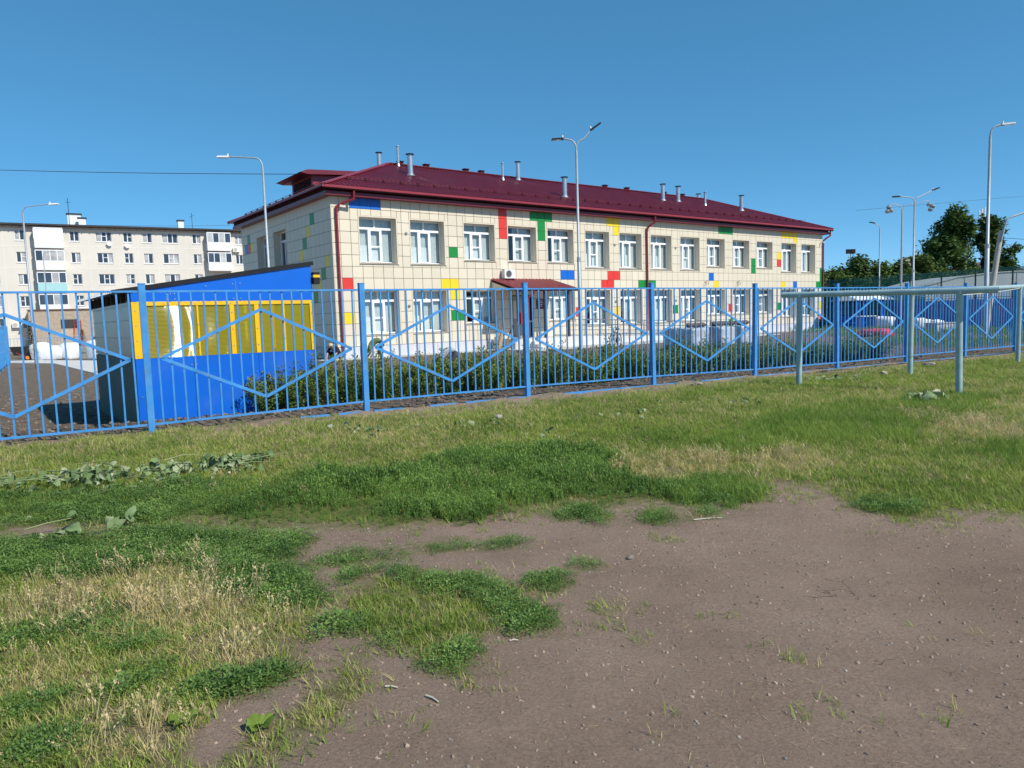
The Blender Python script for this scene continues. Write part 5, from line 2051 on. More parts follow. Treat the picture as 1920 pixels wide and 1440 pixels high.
# telegraph wires over the roof of the block
for i, (a, b, sag, lab) in enumerate((
        ((-40.85, 50.0, 12.95), (-10.75, 39.15, 9.4), 0.12, 'overhead wire reaching the dormer from the left sky'),
        ((-78, 96, 17.0), (-30, 116, 17.4), 0.8, 'upper of the thin wires above the apartment roof'),
        ((-78, 96, 16.4), (-30, 116, 16.5), 0.9, 'lower of the thin wires above the apartment roof'))):
    A, B = Vector(a), Vector(b)
    o = MB().tube([A.lerp(B, t / 16) - Vector((0, 0, 4 * sag * (t / 16) * (1 - t / 16))) for t in range(17)], 0.016, 4).build('wire', 'wire')
    tag(o, lab, 'wire')

# ------------------------------------------------------------------ street lamps
def lamp_head(parent, p, az, tilt, dark):
    """flat LED head at p pointing along az"""
    h = MB()
    L_, W2, H2 = 0.50, 0.22, 0.08
    h.add([(0, -W2 * .35, -H2 / 2), (L_, -W2 / 2, -H2 / 2), (L_, W2 / 2, -H2 / 2), (0, W2 * .35, -H2 / 2),
           (0, -W2 * .25, H2 / 2), (L_ * .95, -W2 * .35, H2 * .3), (L_ * .95, W2 * .35, H2 * .3), (0, W2 * .25, H2 / 2)],
          [(0, 3, 2, 1), (4, 5, 6, 7), (0, 1, 5, 4), (1, 2, 6, 5), (2, 3, 7, 6), (3, 0, 4, 7)])
    o = h.build('lamp_head', dark, parent)
    o.location = p
    o.rotation_euler = (0, -tilt, az)
    MB().box(0.10, 0.45, -0.09, 0.10, -H2 / 2 - 0.012, -H2 / 2 - 0.001).build('led_panel', 'apt_glass', o)
    MB().tube([(0.05, 0, H2 / 2), (0.05, 0, H2 / 2 + 0.09)], 0.035, 8).build('sensor', 'white_paint', o)


def street_lamp(x, y, h, arms, label, r=0.075, head='dark_metal', z0=None, group=None):
    z0 = gz(x, y) if z0 is None else z0
    o = empty('street_lamp', (x, y, z0))
    tag(o, label, 'street lamp', group)
    hh = h - z0
    MB().tube([(0, 0, -0.1), (0, 0, hh * 0.45), (0, 0, hh * 0.452), (0, 0, hh - 0.5)], [r * 1.15, r * 1.0, r * 0.75, r * 0.62], 10).build('pole', 'lamp_pole', o)
    MB().tube([(0, 0, 0), (0, 0, 0.03)], r * 2.6, 12).build('flange', 'lamp_pole', o)
    MB().tube([(0, 0, hh * 0.44), (0, 0, hh * 0.46)], r * 1.1, 10).build('collar', 'lamp_pole', o)
    for az, ln, rise, tilt in arms:
        d = Vector((math.cos(az), math.sin(az), 0))
        P = [Vector((0, 0, hh - 0.55))]
        for t in (0.0, 0.25, 0.5, 0.75, 1.0):
            a = t * math.pi / 2
            P.append(d * (0.32 * (1 - math.cos(a))) + Vector((0, 0, hh - 0.45 + 0.38 * math.sin(a))))
        P.append(d * ln + Vector((0, 0, hh - 0.07 + rise)))
        MB().tube(P, r * 0.42, 8).build('arm', 'lamp_pole', o)
        lamp_head(o, tuple(P[-1]), az, tilt, head)
    return o


street_lamp(2.92, 30.40, 8.75, [(R(176), 0.50, 0.04, 0.0), (R(8), 0.62, 0.36, 0.62)], 'tall street lamp with two arms standing before the middle of the school')
street_lamp(-10.34, 31.88, 8.75, [(R(176), 1.45, 0.10, 0.06)], 'street lamp with one arm rising behind the blue shelter', head='white_paint')
street_lamp(-27.29, 41.97, 8.75, [(R(10), 1.4, 0.12, 0.05)], 'street lamp with one arm in front of the left of the apartment block', head='white_paint')
street_lamp(20.05, 30.85, 8.85, [(R(-8), 0.42, 0.03, 0.05)], 'tallest looking lamp near the right edge with a short arm', r=0.085, head='lamp_pole')
street_lamp(26.41, 48.01, 8.55, [(R(176), 0.90, 0.08, 0.03), (R(8), 1.25, 0.42, 0.35)], 'two armed lamp with dark heads left of the big tree')
street_lamp(32.74, 64.98, 8.75, [(R(176), 0.42, 0.12, 0.25)], 'smaller lamp with one short arm to the left, right of the school')
street_lamp(52.5, 84.4, 8.75, [(R(170), 0.9, 0.15, 0.05)], 'faint lamp in front of the big tree', r=0.07, head='white_paint')
street_lamp(-41.15, 65.54, 8.75, [(R(20), 1.0, 0.1, 0.05)], 'thin lamp in front of the glazed balconies of the apartment block', r=0.06, head='white_paint')
# mast with round floodlights
fl = empty('floodlight_mast', (28.15, 52.75, -0.17))
tag(fl, 'slim mast with a cluster of silver floodlights on each side', 'floodlight mast')
MB().tube([(0, 0, -0.1), (0, 0, 4.0), (0, 0, 8.5)], [0.085, 0.07, 0.05], 10).build('pole', 'lamp_pole', fl)
MB().tube([(0, 0, 8.3), (-0.12, 0, 8.75), (-0.6, 0, 8.9), (-0.85, 0, 8.85)], 0.03, 8).tube([(0, 0, 8.3), (0.15, 0, 8.75), (2.0, 0.2, 9.1)], 0.025, 8).build('arm', 'lamp_pole', fl)
for x, z in ((-0.95, 8.75), (-1.05, 8.45), (-0.8, 8.5), (1.9, 8.85), (2.15, 8.7), (2.0, 8.5)):
    q = MB()
    q.tube([(x + 0.05, 0.08, z + .1), (x - 0.02, -0.05, z), (x - 0.08, -0.12, z - 0.12)], [0.05, 0.12, 0.16], 12)
    q.build('floodlight', 'galvanised', fl)
fl = empty('floodlight_mast', (43.16, 92.9, -0.17))
tag(fl, 'distant mast with a square floodlight just right of the school', 'floodlight mast')
MB().tube([(0, 0, -0.1), (0, 0, 8.4)], [0.09, 0.06], 8).build('pole', 'lamp_pole', fl)
for dx in (-0.3, 0.3):
    q = MB()
    q.box(dx - 0.26, dx + 0.26, -0.12, 0.12, 8.4, 8.95)
    q.build('floodlight', 'dark_metal', fl)
# leaning concrete pole with a steel arm
cp = empty('concrete_pole', (25.95, 40.0, -0.17))
tag(cp, 'leaning concrete pole with a bent steel arm at the right edge', 'utility pole')
MB().tube([(0, 0, -0.2), (0.78, 0, 5.55)], [0.17, 0.12], 8).build('pole', 'concrete_pole', cp)
MB().tube([(0.70, -0.14, 5.0), (0.86, -0.14, 5.75), (1.0, -0.14, 6.15), (1.35, -0.14, 6.3), (2.9, -0.14, 6.75)], 0.05, 8).build('arm', 'lamp_pole', cp)
lamp_head(cp, (2.9, -0.14, 6.75), 0.0, 0.15, 'lamp_pole')
A, B = Vector((26.8, 40, 5.0)), Vector((60, 60, 6.0))
for k, lab in enumerate(('upper wire running right from the leaning concrete pole', 'lower wire running right from the leaning concrete pole')):
    o = MB().tube([(A - Vector((0, 0, .35 * k))).lerp(B - Vector((0, 0, .7 * k)), t / 8) - Vector((0, 0, 1.4 * (t / 8) * (1 - t / 8))) for t in range(9)], 0.012, 4).build('wire', 'wire')
    tag(o, lab, 'wire')
A, B = Vector((33, 70, 10.6)), Vector((95, 105, 17.5))
o = MB().tube([A.lerp(B, t / 8) for t in range(9)], 0.011, 4).build('wire', 'wire')
tag(o, 'single faint wire across the sky right of the school roof', 'wire')

# ------------------------------------------------------------------ shrubs of the hedge
def shrub_mesh(seed, w, h, n):
    rr = random.Random(seed)
    mb = MB()
    shoots = []
    for i in range(46):
        a = rr.uniform(0, 6.283)
        r = w * math.sqrt(rr.random())
        hh = h * rr.uniform(0.55, 1.0) * (1 - 0.28 * (r / w) ** 2)
        if rr.random() < 0.16:
            hh *= 1.22
        bx, by = r * 0.55 * math.cos(a), r * 0.55 * math.sin(a)
        tx, ty = r * math.cos(a) + rr.uniform(-.08, .08), r * math.sin(a) + rr.uniform(-.08, .08)
        shoots.append((bx, by, tx, ty, hh))
    for i in range(n):
        bx, by, tx, ty, hh = shoots[rr.randrange(len(shoots))]
        t = rr.random() ** 0.75
        z = hh * t
        x = bx + (tx - bx) * t + rr.gauss(0, 0.045)
        y = by + (ty - by) * t + rr.gauss(0, 0.045)
        leaf(mb, (x, y, z), rr.uniform(0.036, 0.07), rr.uniform(0, 6.283), rr.uniform(-.3, 1.1), 0.55, m=1 if t > 0.86 and rr.random() < 0.6 else 0, roll=rr.uniform(-.7, .7))
    st = MB()
    for bx, by, tx, ty, hh in shoots[:30]:
        st.tube([(bx * .3, by * .3, -0.05), (bx, by, hh * .3), (tx, ty, hh * 0.95)], [0.012, 0.008, 0.003], 4, False)
    return mb.mesh('foliage', ['hedge_leaf', 'hedge_tip']), st.mesh('stem', 'twig')


SH = [shrub_mesh(100 + i, 0.72, 0.79, 5600) for i in range(4)]
row = []
H0 = Vector((-4.35, 12.85))
for k in range(19):
    for j in range(2):
        d = 0.25 + k * 1.0 + rnd.uniform(-.15, .15) + 0.5 * j
        off = 0.0 + j * 0.85 + rnd.uniform(-.15, .15)
        bend = 0.35 * math.sin(k * 0.6)
        row.append((H0.x + FD[0] * d + FN[0] * (off + bend * .3), H0.y + FD[1] * d + FN[1] * (off + bend * .3), k, j))
for x, y, k, j in row:
    z = gz(x, y)
    s = empty('hedge_shrub', (x, y, z), rnd.uniform(0, 6.28))
    fm, sm = SH[rnd.randrange(4)]
    sc_ = rnd.uniform(0.88, 1.08) * (1.0 if k < 14 else 0.95)
    s.scale = (sc_, sc_, sc_ * rnd.uniform(0.9, 1.08) * (1.24 if k < 7 else 1.13 if k < 12 else 1.02))
    if k == 0 and j == 0:
        lab = 'leafy green shrub at the left end of the hedge in front of the blue shelter'
        g_ = None
    elif k == 18 and j == 1:
        lab = 'last leafy green shrub at the right end of the hedge'
        g_ = None
    else:
        lab = 'leafy green shrub within the low hedge behind the blue picket fence'
        g_ = 'shrubs of the hedge behind the fence'
    tag(s, lab, 'shrub', g_)
    link('foliage', fm, s)
    link('stem', sm, s)


# ------------------------------------------------------------------ trees
def tree(name, loc, h, w, trunk, label, leafmat_, n=7000, size=0.28, seed=1, group=None, base=0.12, shape=1.0, lean=0.0):
    rr = random.Random(seed)
    t = empty(name, loc)
    tag(t, label, 'tree', group)
    tk = MB()
    tk.tube([(0, 0, -0.2), (0.05 * h * .1 + lean * .4, 0, h * 0.4), (lean, 0, h * 0.93)], [trunk, trunk * 0.7, trunk * 0.12], 9)
    clumps = []
    nb = 46
    for i in range(nb):
        f = rr.uniform(base, 0.97)
        env = (math.sin(min(1, (f - base) / (1 - base) * 1.02) ** 0.62 * math.pi)) ** shape
        a = rr.uniform(0, 6.283)
        r = w * env * rr.uniform(0.35, 1.0)
        p0 = Vector((lean * f, 0, h * f * 0.86))
        p1 = Vector((lean * f + r * math.cos(a), r * math.sin(a), h * f + 0.05 * h * rr.uniform(-.5, 1)))
        tk.tube([p0, p0.lerp(p1, 0.5) + Vector((0, 0, 0.04 * h)), p1], [trunk * 0.25, trunk * 0.14, trunk * 0.04], 5, False)
        for q in range(3):
            u_ = rr.uniform(0.45, 1.05)
            clumps.append((p0.lerp(p1, u_), w * rr.uniform(0.16, 0.32)))
    tk.build('trunk', 'bark', t)
    mb = MB()
    for i in range(n):
        c, cr = clumps[int(len(clumps) * rr.random())]
        d = Vector((rr.gauss(0, 1), rr.gauss(0, 1), rr.gauss(0, 0.85))).normalized() * cr * rr.random() ** 0.4
        leaf(mb, c + d, size * rr.uniform(0.6, 1.3), rr.uniform(0, 6.283), rr.uniform(-1.0, 0.8), 0.7, roll=rr.uniform(-1, 1))
    mb.build('crown', leafmat_, t)
    return t


tree('tree', (51.4, 85, -0.3), 12.6, 4.4, 0.28, 'tall dark green tree with broad crown at the left of the two big trees', 'poplar_leaf', 19000, 0.42, 11, base=0.10, shape=0.8)
tree('tree', (56.2, 85.8, -0.3), 12.0, 3.3, 0.25, 'tall dark green tree with narrower crown behind the tallest lamp', 'poplar_leaf', 15000, 0.42, 12, base=0.10, shape=0.8)
BUSH = [(33.4, 75.5, 5.6, 3.0), (36.2, 76.5, 7.0, 3.0), (38.9, 77.5, 6.2, 3.0), (41.4, 78.0, 6.2, 3.0), (44.3, 79.5, 7.0, 3.0), (46.9, 80, 6.2, 2.6), (30.9, 74.0, 5.2, 2.6)]
BL = ['round dark bush tree second from the school corner', 'bushy green tree with a taller top behind the slim mast pole', 'bushy green tree in the middle of the row beyond the green mesh',
      'bushy green tree fourth along the row beyond the green mesh', 'loose pale green tree in front of the arched gable', 'bushy tree at the right end of the row before the big trees', 'low bush tree touching the right corner of the school']
for i, (x, y, h, w) in enumerate(BUSH):
    tree('tree', (x, y, -0.3), h, w, 0.13, BL[i], 'bush_leaf', 13000, 0.36, 30 + i, group='trees beyond the green mesh fence', base=0.05, shape=0.7)
tree('tree', (74.0, 103, -0.3), 8.0, 2.6, 0.15, 'green tree at the far right edge beside the dark roof', 'bush_leaf', 3000, 0.35, 44, base=0.1)


def conifer(loc, h, w, label, m='conifer', n=900, seed=1):
    rr = random.Random(seed)
    t = empty('conifer', loc)
    tag(t, label, 'tree')
    MB().tube([(0, 0, -0.1), (0, 0, h)], [0.04 * h / 2, 0.004], 6).build('trunk', 'bark', t)
    mb = MB()
    for i in range(n):
        f = rr.random() ** 0.8
        r = w * (1 - f) * rr.uniform(0.2, 1.0) + 0.02
        a = rr.uniform(0, 6.283)
        leaf(mb, (r * math.cos(a), r * math.sin(a), h * (0.06 + 0.94 * f)), 0.13 * h / 2 * rr.uniform(.6, 1.2), a + rr.uniform(-.5, .5), rr.uniform(-.5, .6), 0.35, m=0)
    mb.build('crown', m, t)


conifer((-32.7, 50.0, -0.17), 2.5, 0.42, 'dark columnar evergreen beside the left blue fence', seed=3, n=1400)
conifer((-29.2, 50.0, -0.17), 1.85, 0.6, 'small fir left of the shelter wall, the nearer of two', seed=4)
conifer((-27.7, 50.5, -0.17), 1.7, 0.6, 'small fir almost touching the shelter wall', seed=5)


def sapling(loc, h, label, seed):
    rr = random.Random(seed)
    t = empty('sapling', loc)
    tag(t, label, 'tree')
    tk = MB()
    tk.tube([(0, 0, -0.1), (0.03, 0, h * .5), (0, 0.02, h)], [0.02, 0.014, 0.004], 6)
    mb = MB()
    for i in range(26):
        f = rr.uniform(0.25, 0.98)
        a = rr.uniform(0, 6.283)
        r = 0.38 * (1.1 - f) + 0.06
        p0, p1 = Vector((0.02, 0, h * f)), Vector((r * math.cos(a), r * math.sin(a), h * f + 0.16))
        tk.tube([p0, p1], [0.006, 0.002], 4, False)
        for k in range(34):
            c = p0.lerp(p1, rr.uniform(.2, 1.1)) + Vector((rr.gauss(0, .04), rr.gauss(0, .04), rr.gauss(0, .04)))
            leaf(mb, c, 0.055 * rr.uniform(.6, 1.2), rr.uniform(0, 6.283), rr.uniform(-.6, .8), 0.4)
    tk.build('trunk', 'twig', t)
    mb.build('crown', m_ if (m_ := 'sapling_leaf') else None, t)


sapling((-22.95, 35.2, -0.18), 2.0, 'thin yellowing sapling planted in the dug soil at the left', 3)
sapling((-16.2, 29.5, -0.18), 1.3, 'short brownish sapling in the soil near the path bend', 4)

# ------------------------------------------------------------------ heaps of cut burdock leaves
def burdock_leaf(seed):
    rr = random.Random(seed)
    mb = MB()
    n = 9
    v = [(0, 0, 0)]
    rim = []
    for k in range(n):
        a = -2.5 + 5.0 * k / (n - 1)
        r = (0.62 + 0.38 * math.cos(a)) * rr.uniform(0.88, 1.1)
        rim.append((0.5 * r * math.cos(a) + 0.18, 0.42 * r * math.sin(a), 0.14 * math.sin(a * 2.3 + seed) - 0.16 * r + rr.uniform(-.06, .09)))
    v += [(0.28, 0, 0.06 + rr.uniform(-.05, .05))] + rim
    f = [(1, 2 + k, 3 + k) for k in range(n - 1)] + [(0, 1, 2 + n - 1), (0, 2, 1)]
    f = [t for t in f]
    mb.add(v, f, 0, True)
    return mb


BLM = []
for i in range(6):
    b_ = burdock_leaf(i)
    BLM.append(b_.mesh('leaf', 'burdock' if i % 3 else 'burdock_back'))


def leaf_heap(label, spots, n, size, stalks, seed):
    rr = random.Random(seed)
    ox, oy = spots[0][0], spots[0][1]
    hp = empty('leaf_heap', (ox, oy, 0))
    tag(hp, label, 'leaf heap')
    for i in range(n):
        cx, cy, rx, ry, hh = spots[rr.randrange(len(spots))]
        x, y = cx + rr.gauss(0, rx * 0.5), cy + rr.gauss(0, ry * 0.5)
        e = max(0, 1 - ((x - cx) / rx) ** 2 - ((y - cy) / ry) ** 2)
        z = gzs(x, y) + 0.035 + hh * e * rr.random()
        o = link('leaf', BLM[rr.randrange(6)], hp, (x - ox, y - oy, z), (rr.gauss(0, .5), rr.gauss(-.1, .5), rr.uniform(0, 6.283)))
        s_ = size * rr.uniform(0.45, 1.3)
        o.scale = (s_, s_ * rr.uniform(0.45, 1.0), s_ * rr.uniform(0.8, 2.0))
    for i in range(stalks):
        cx, cy, rx, ry, hh = spots[rr.randrange(len(spots))]
        x, y = cx + rr.gauss(0, rx * 0.5), cy + rr.gauss(0, ry * 0.5)
        a = rr.uniform(-.7, .7)
        l = rr.uniform(0.25, 0.6)
        z = gzs(x, y) + 0.04 + hh * rr.random() * .8
        MB().tube([(x - ox, y - oy, z), (x - ox + l * .5 * math.cos(a), y - oy + l * .5 * math.sin(a), z + 0.03), (x - ox + l * math.cos(a), y - oy + l * math.sin(a), z + rr.uniform(-.02, .05))],
                  [0.006, 0.005, 0.003], 5).build('stalk', 'leaf_stalk', hp)


leaf_heap('long heap of cut wilted burdock leaves on the grass at the left', [(-4.35, 6.55, .55, .28, .14), (-3.85, 6.70, .5, .25, .14), (-3.35, 6.95, .45, .25, .12), (-2.95, 7.20, .35, .25, .10), (-2.75, 7.45, .25, .2, .10), (-4.9, 6.45, .4, .25, .12)], 320, 0.125, 22, 15)
leaf_heap('few cut leaves lying on the bare strip at the left edge', [(-3.55, 5.55, .35, .10, .03), (-3.0, 5.5, .2, .06, .02), (-3.4, 5.2, .25, .06, .02)], 16, 0.17, 1, 6)
leaf_heap('clump of grey green burdock leaves in the grass near the right pipe post', [(6.35, 11.3, .22, .18, .20), (6.75, 11.45, .18, .14, .15)], 40, 0.19, 0, 7)
leaf_heap('wilted leaves on the bank between the two left pipe posts', [(6.4, 14.6, .5, .2, .06)], 24, 0.16, 2, 8)
leaf_heap('scattered pale wilted leaves on the mown grass in the middle', [(-2.0, 9.3, .6, .4, .03), (-0.4, 9.6, .8, .4, .02), (1.6, 10.4, 1.0, .5, .02), (3.6, 11.4, .8, .4, .02), (0.4, 8.8, .7, .4, .02)], 70, 0.11, 0, 9)
WLM = burdock_leaf(9).mesh('leaf', 'lush_leaf')


def rosette(x, y, label, seed, n=9, s=0.08):
    rr = random.Random(seed)
    o = empty('weed_plant', (x, y, gzs(x, y)))
    tag(o, label, 'plant')
    for k in range(n):
        a = k * 6.283 / n + rr.uniform(-.3, .3)
        q = link('leaf', WLM, o, (0.01 * math.cos(a), 0.01 * math.sin(a), 0.01), (0, -rr.uniform(.35, .9), a))
        q.scale = (s * rr.uniform(.7, 1.2),) * 3


rosette(-1.31, 2.72, 'small broad-leaved weed at the bottom left on bare earth, the left one', 1, 11, 0.085)
rosette(-1.00, 2.66, 'small broad-leaved weed at the bottom left, the right one', 2, 10, 0.08)

# ------------------------------------------------------------------ stones and sticks
for i, (x, y, s, lab) in enumerate(((0.713, 4.494, 0.026, 'dark brown stone lying alone on the bare dirt'),
                                    (3.55, 13.95, 0.10, 'pale clod of earth at the foot of the fence left of the pipe frame'),
                                    (8.0, 15.6, 0.10, 'brown lump of earth on the bank beside the fence'),
                                    (7.2, 15.2, 0.07, 'small grey stone on the bank beside the fence'),
                                    (10.1, 17.6, 0.13, 'reddish stone at the fence foot right of the middle pipe post'),
                                    (-0.2, 10.2, 0.07, 'pale flat stone in the mown grass'))):
    o = link('stone', stone_mesh('stone', 50 + i, 0.7, 2), None, (x, y, gzs(x, y) + s * 0.3), (rnd.uniform(-.3, .3), rnd.uniform(-.3, .3), rnd.uniform(0, 6)), (s * 1.3, s, s * 0.8))
    tag(o, lab, 'stone')
for i, (x, y, l, a, lab) in enumerate(((-0.545, 2.93, 0.055, -0.25, 'short pale stick on the dirt, the left of two'), (-0.365, 2.83, 0.075, -0.75, 'thin pale stick on the dirt, the right of two'),
                                       (-0.03, 3.33, 0.04, 0.0, 'tiny white stick beside the green weed patch'), (1.42, 5.3, 0.22, 0.15, 'thin dry stalk lying at the edge of the tall weeds'))):
    z = gzs(x, y) + 0.006
    o = MB().tube([(-l / 2, 0, 0), (0, 0.003, 0.002), (l / 2, 0, 0)], [0.005, 0.0045, 0.003], 6).build('stick', 'dry_stick', None, (x, y, z), a)
    tag(o, lab, 'stick')

# ------------------------------------------------------------------ pallets of pavers in film, sacks on top
def pallet(s, w, label, ln=1.15, dp=0.95, h=0.86):
    x, y = school_xy(s, w)
    o = empty('paver_pallet', (x, y, -0.15), UA)
    tag(o, label, 'pallet', 'wrapped pallets in front of the school')
    for k in range(3):
        MB().box(0, ln, 0.02 + k * (dp - 0.12) / 2, 0.10 + k * (dp - 0.12) / 2, 0, 0.09).build('skid', 'wood', o)
    for k in range(5):
        MB().box(k * (ln - 0.12) / 4, 0.12 + k * (ln - 0.12) / 4, 0, dp, 0.09, 0.115).build('slat', 'wood', o)
    import bmesh
    bm = bmesh.new()
    bmesh.ops.create_cube(bm, size=1)
    bmesh.ops.subdivide_edges(bm, edges=bm.edges[:], cuts=5, use_grid_fill=True)
    rr = random.Random(int(s * 10))
    for v in bm.verts:
        p = v.co
        p.x *= ln * 0.97
        p.y *= dp * 0.97
        p.z *= h
        v.co += Vector((rr.gauss(0, .012), rr.gauss(0, .012), rr.gauss(0, .012)))
        if abs(abs(p.x) - ln * .485) < .02 and abs(abs(p.y) - dp * .485) < .02:
            v.co.x *= 0.96
            v.co.y *= 0.96
        v.co += Vector((ln / 2, dp / 2, 0.12 + h / 2))
    me = bpy.data.meshes.new('load')
    bm.to_mesh(me)
    bm.free()
    for p in me.polygons:
        p.use_smooth = True
    me.materials.append(MATS['wrap_film'])
    link('wrapped_load', me, o)
    return o


def school_sw(x, y):
    dx, dy = x - SB[0], y - SB[1]
    return dx * UX + dy * UY, -dx * UY + dy * UX


_s, _w = school_sw(7.9, 31.6)
for i, (ds, dw, lab) in enumerate(((0.0, 0.0, 'wrapped pallet of pavers nearest the bicycle, leftmost in front'), (1.75, -0.15, 'wrapped pallet of pavers in the middle of the front row'),
                                   (3.5, 0.0, 'wrapped pallet of pavers at the right end behind the hedge'), (0.9, 1.6, 'wrapped pallet in the back row with a sack on top'), (2.8, 1.6, 'wrapped pallet in the back row at the right'))):
    pallet(_s + ds, _w + dw, lab)


def sack(s, w, z, l, r, label, a=0.0):
    x, y = school_xy(s, w)
    q = MB()
    n = 9
    q.tube([(l * (t / (n - 1) - .5), 0.03 * math.sin(t * 1.3), 0) for t in range(n)],
           [r * (0.35 if t in (0, n - 1) else 0.85 + 0.15 * math.sin(t * 2.1)) for t in range(n)], 10)
    for i, p in enumerate(q.v):
        q.v[i] = (p[0], p[1] * 1.3, p[2] * 0.75)
    o = q.build('sack', 'sack_brown', None, (x, y, z), UA + a)
    tag(o, label, 'sack')


sack(_s + 0.75, _w + 0.45, 0.86 + 0.10, 1.25, 0.15, 'long brown sack lying on the left wrapped pallet')
sack(_s + 2.35, _w + 0.35, 0.86 + 0.11, 1.35, 0.16, 'long brown sack lying on the middle wrapped pallet', 0.1)
sack(_s + 3.95, _w + 0.5, 0.86 + 0.11, 1.3, 0.16, 'long brown sack lying on the right wrapped pallet', -0.08)

# planks leaning beside the porch
for i, (s, l, ang, wd) in enumerate(((7.9, 2.2, 0.45, 0.1), (8.15, 1.9, 0.35, 0.14), (8.4, 2.1, 0.55, 0.09), (8.75, 1.6, 0.95, 0.1))):
    x, y = school_xy(s, -1.9)
    q = MB()
    q.obox((0, 0, 0.02), (math.sin(ang) * l, 0.55, math.cos(ang) * l * 0.75), wd, 0.03)
    o = q.build('plank', 'wood_pale' if i % 2 else 'wood', None, (x, y, -0.14), UA)
    tag(o, ['brown plank leaning at the left of the porch, leftmost of four', 'pale wide plank leaning beside the porch platform', 'thin brown plank leaning steeply against the porch', 'pale plank slanting furthest onto the porch platform'][i], 'plank')


# ------------------------------------------------------------------ bicycle
def bicycle(x, y, z, rz):
    b = empty('bicycle', (x, y, z), rz)
    tag(b, 'dark bicycle parked in front of the ramp railings', 'bicycle')
    R_ = 0.33

    def wheel(cx, st):
        q = MB()
        q.tube([(cx + R_ * math.cos(t), 0, R_ + R_ * math.sin(t)) for t in [k * math.pi / 14 for k in range(29)]], 0.03, 6, False)
        w = q.build('wheel', 'black_rubber', b)
        q = MB()
        q.tube([(cx + 0.30 * math.cos(t), 0, R_ + 0.30 * math.sin(t)) for t in [k * math.pi / 14 for k in range(29)]], 0.012, 5, False)
        q.build('rim', 'steel', w)
        q = MB()
        for k in range(14):
            t = k * math.pi / 7
            q.tube([(cx, 0.02 * (-1) ** k, R_), (cx + 0.30 * math.cos(t), 0, R_ + 0.30 * math.sin(t))], 0.003, 3, False)
        q.tube([(cx, -0.06, R_), (cx, 0.06, R_)], 0.022, 6)
        q.build('spokes', 'steel', w)
    wheel(0.0, 0)
    wheel(1.05, 0)
    q = MB()
    hd, bb, st = (0.24, 0, 0.82), (0.62, 0, 0.30), (0.76, 0, 0.78)
    for a, c in ((hd, bb), (hd, (0.73, 0, 0.70)), (bb, st), ((1.05, 0.05, R_), (0.73, 0, 0.70)), ((1.05, -0.05, R_), (0.73, 0, 0.70)), (bb, (1.05, 0.05, R_)), (bb, (1.05, -0.05, R_)), ((0.22, 0, 0.90), (0.25, 0, 0.74))):
        q.tube([a, c], 0.018, 6)
    q.build('frame', 'cloth_dark', b)
    MB().tube([(0.24, 0.05, 0.76), (0.0, 0.055, R_)], 0.014, 6).tube([(0.24, -0.05, 0.76), (0.0, -0.055, R_)], 0.014, 6).build('fork', 'dark_metal', b)
    MB().tube([(0.34, -0.30, 1.04), (0.22, -0.2, 1.02), (0.20, 0, 0.98), (0.22, 0.2, 1.02), (0.34, 0.30, 1.04)], 0.014, 6).tube([(0.20, 0, 0.98), (0.22, 0, 0.88)], 0.014, 6).build('handlebar', 'dark_metal', b)
    MB().tube([(0.64, 0, 0.90), (0.80, 0, 0.92), (0.92, 0, 0.91)], [0.03, 0.07, 0.085], 8).build('saddle', 'black_rubber', b)
    MB().tube([(0.62, -0.02, 0.30), (0.62, 0.02, 0.30)], 0.09, 14).tube([(0.62, 0.03, 0.30), (0.70, 0.05, 0.16), (0.70, 0.14, 0.16)], 0.01, 5).tube([(0.62, -0.03, 0.30), (0.54, -0.05, 0.44), (0.54, -0.14, 0.44)], 0.01, 5).build('crank', 'dark_metal', b)


bicycle(5.15, 37.1, -0.12, R(62))


# ------------------------------------------------------------------ people at work
def person(loc, rz, label, bones, mats):
    """bones: name -> (parent, xyz, radius, material index); one skinned body"""
    names = list(bones)
    idx = {n: i for i, n in enumerate(names)}
    me = bpy.data.meshes.new('person_cage')
    me.from_pydata([bones[n][1] for n in names], [(idx[n], idx[bones[n][0]]) for n in names if bones[n][0]], [])
    ob = bpy.data.objects.new('person_cage', me)
    COL.objects.link(ob)
    ob.modifiers.new('skin', 'SKIN')
    sv = me.skin_vertices[0].data
    for n in names:
        r = bones[n][2]
        sv[idx[n]].radius = (r, r) if not isinstance(r, tuple) else r
        sv[idx[n]].use_root = (bones[n][0] is None)
    sd = ob.modifiers.new('sub', 'SUBSURF')
    sd.levels = sd.render_levels = 2
    dg = bpy.context.evaluated_depsgraph_get()
    nm = bpy.data.meshes.new_from_object(ob.evaluated_get(dg))
    bpy.data.objects.remove(ob)
    segs = [(Vector(bones[bones[n][0]][1]), Vector(bones[n][1]), bones[n][3]) for n in names if bones[n][0]]
    nm.materials.clear()
    for m in mats:
        nm.materials.append(MATS[m])
    for p in nm.polygons:
        p.use_smooth = True
        c = p.center
        best, bi = 1e9, 0
        for a, b, mi in segs:
            ab = b - a
            t = max(0, min(1, (c - a).dot(ab) / max(ab.length_squared, 1e-9)))
            dd = (c - a - ab * t).length
            if dd < best:
                best, bi = dd, mi
        p.material_index = bi
    nm.name = 'person'
    o = link('person', nm, None, loc, (0, 0, rz))
    tag(o, label, 'person')
    return o


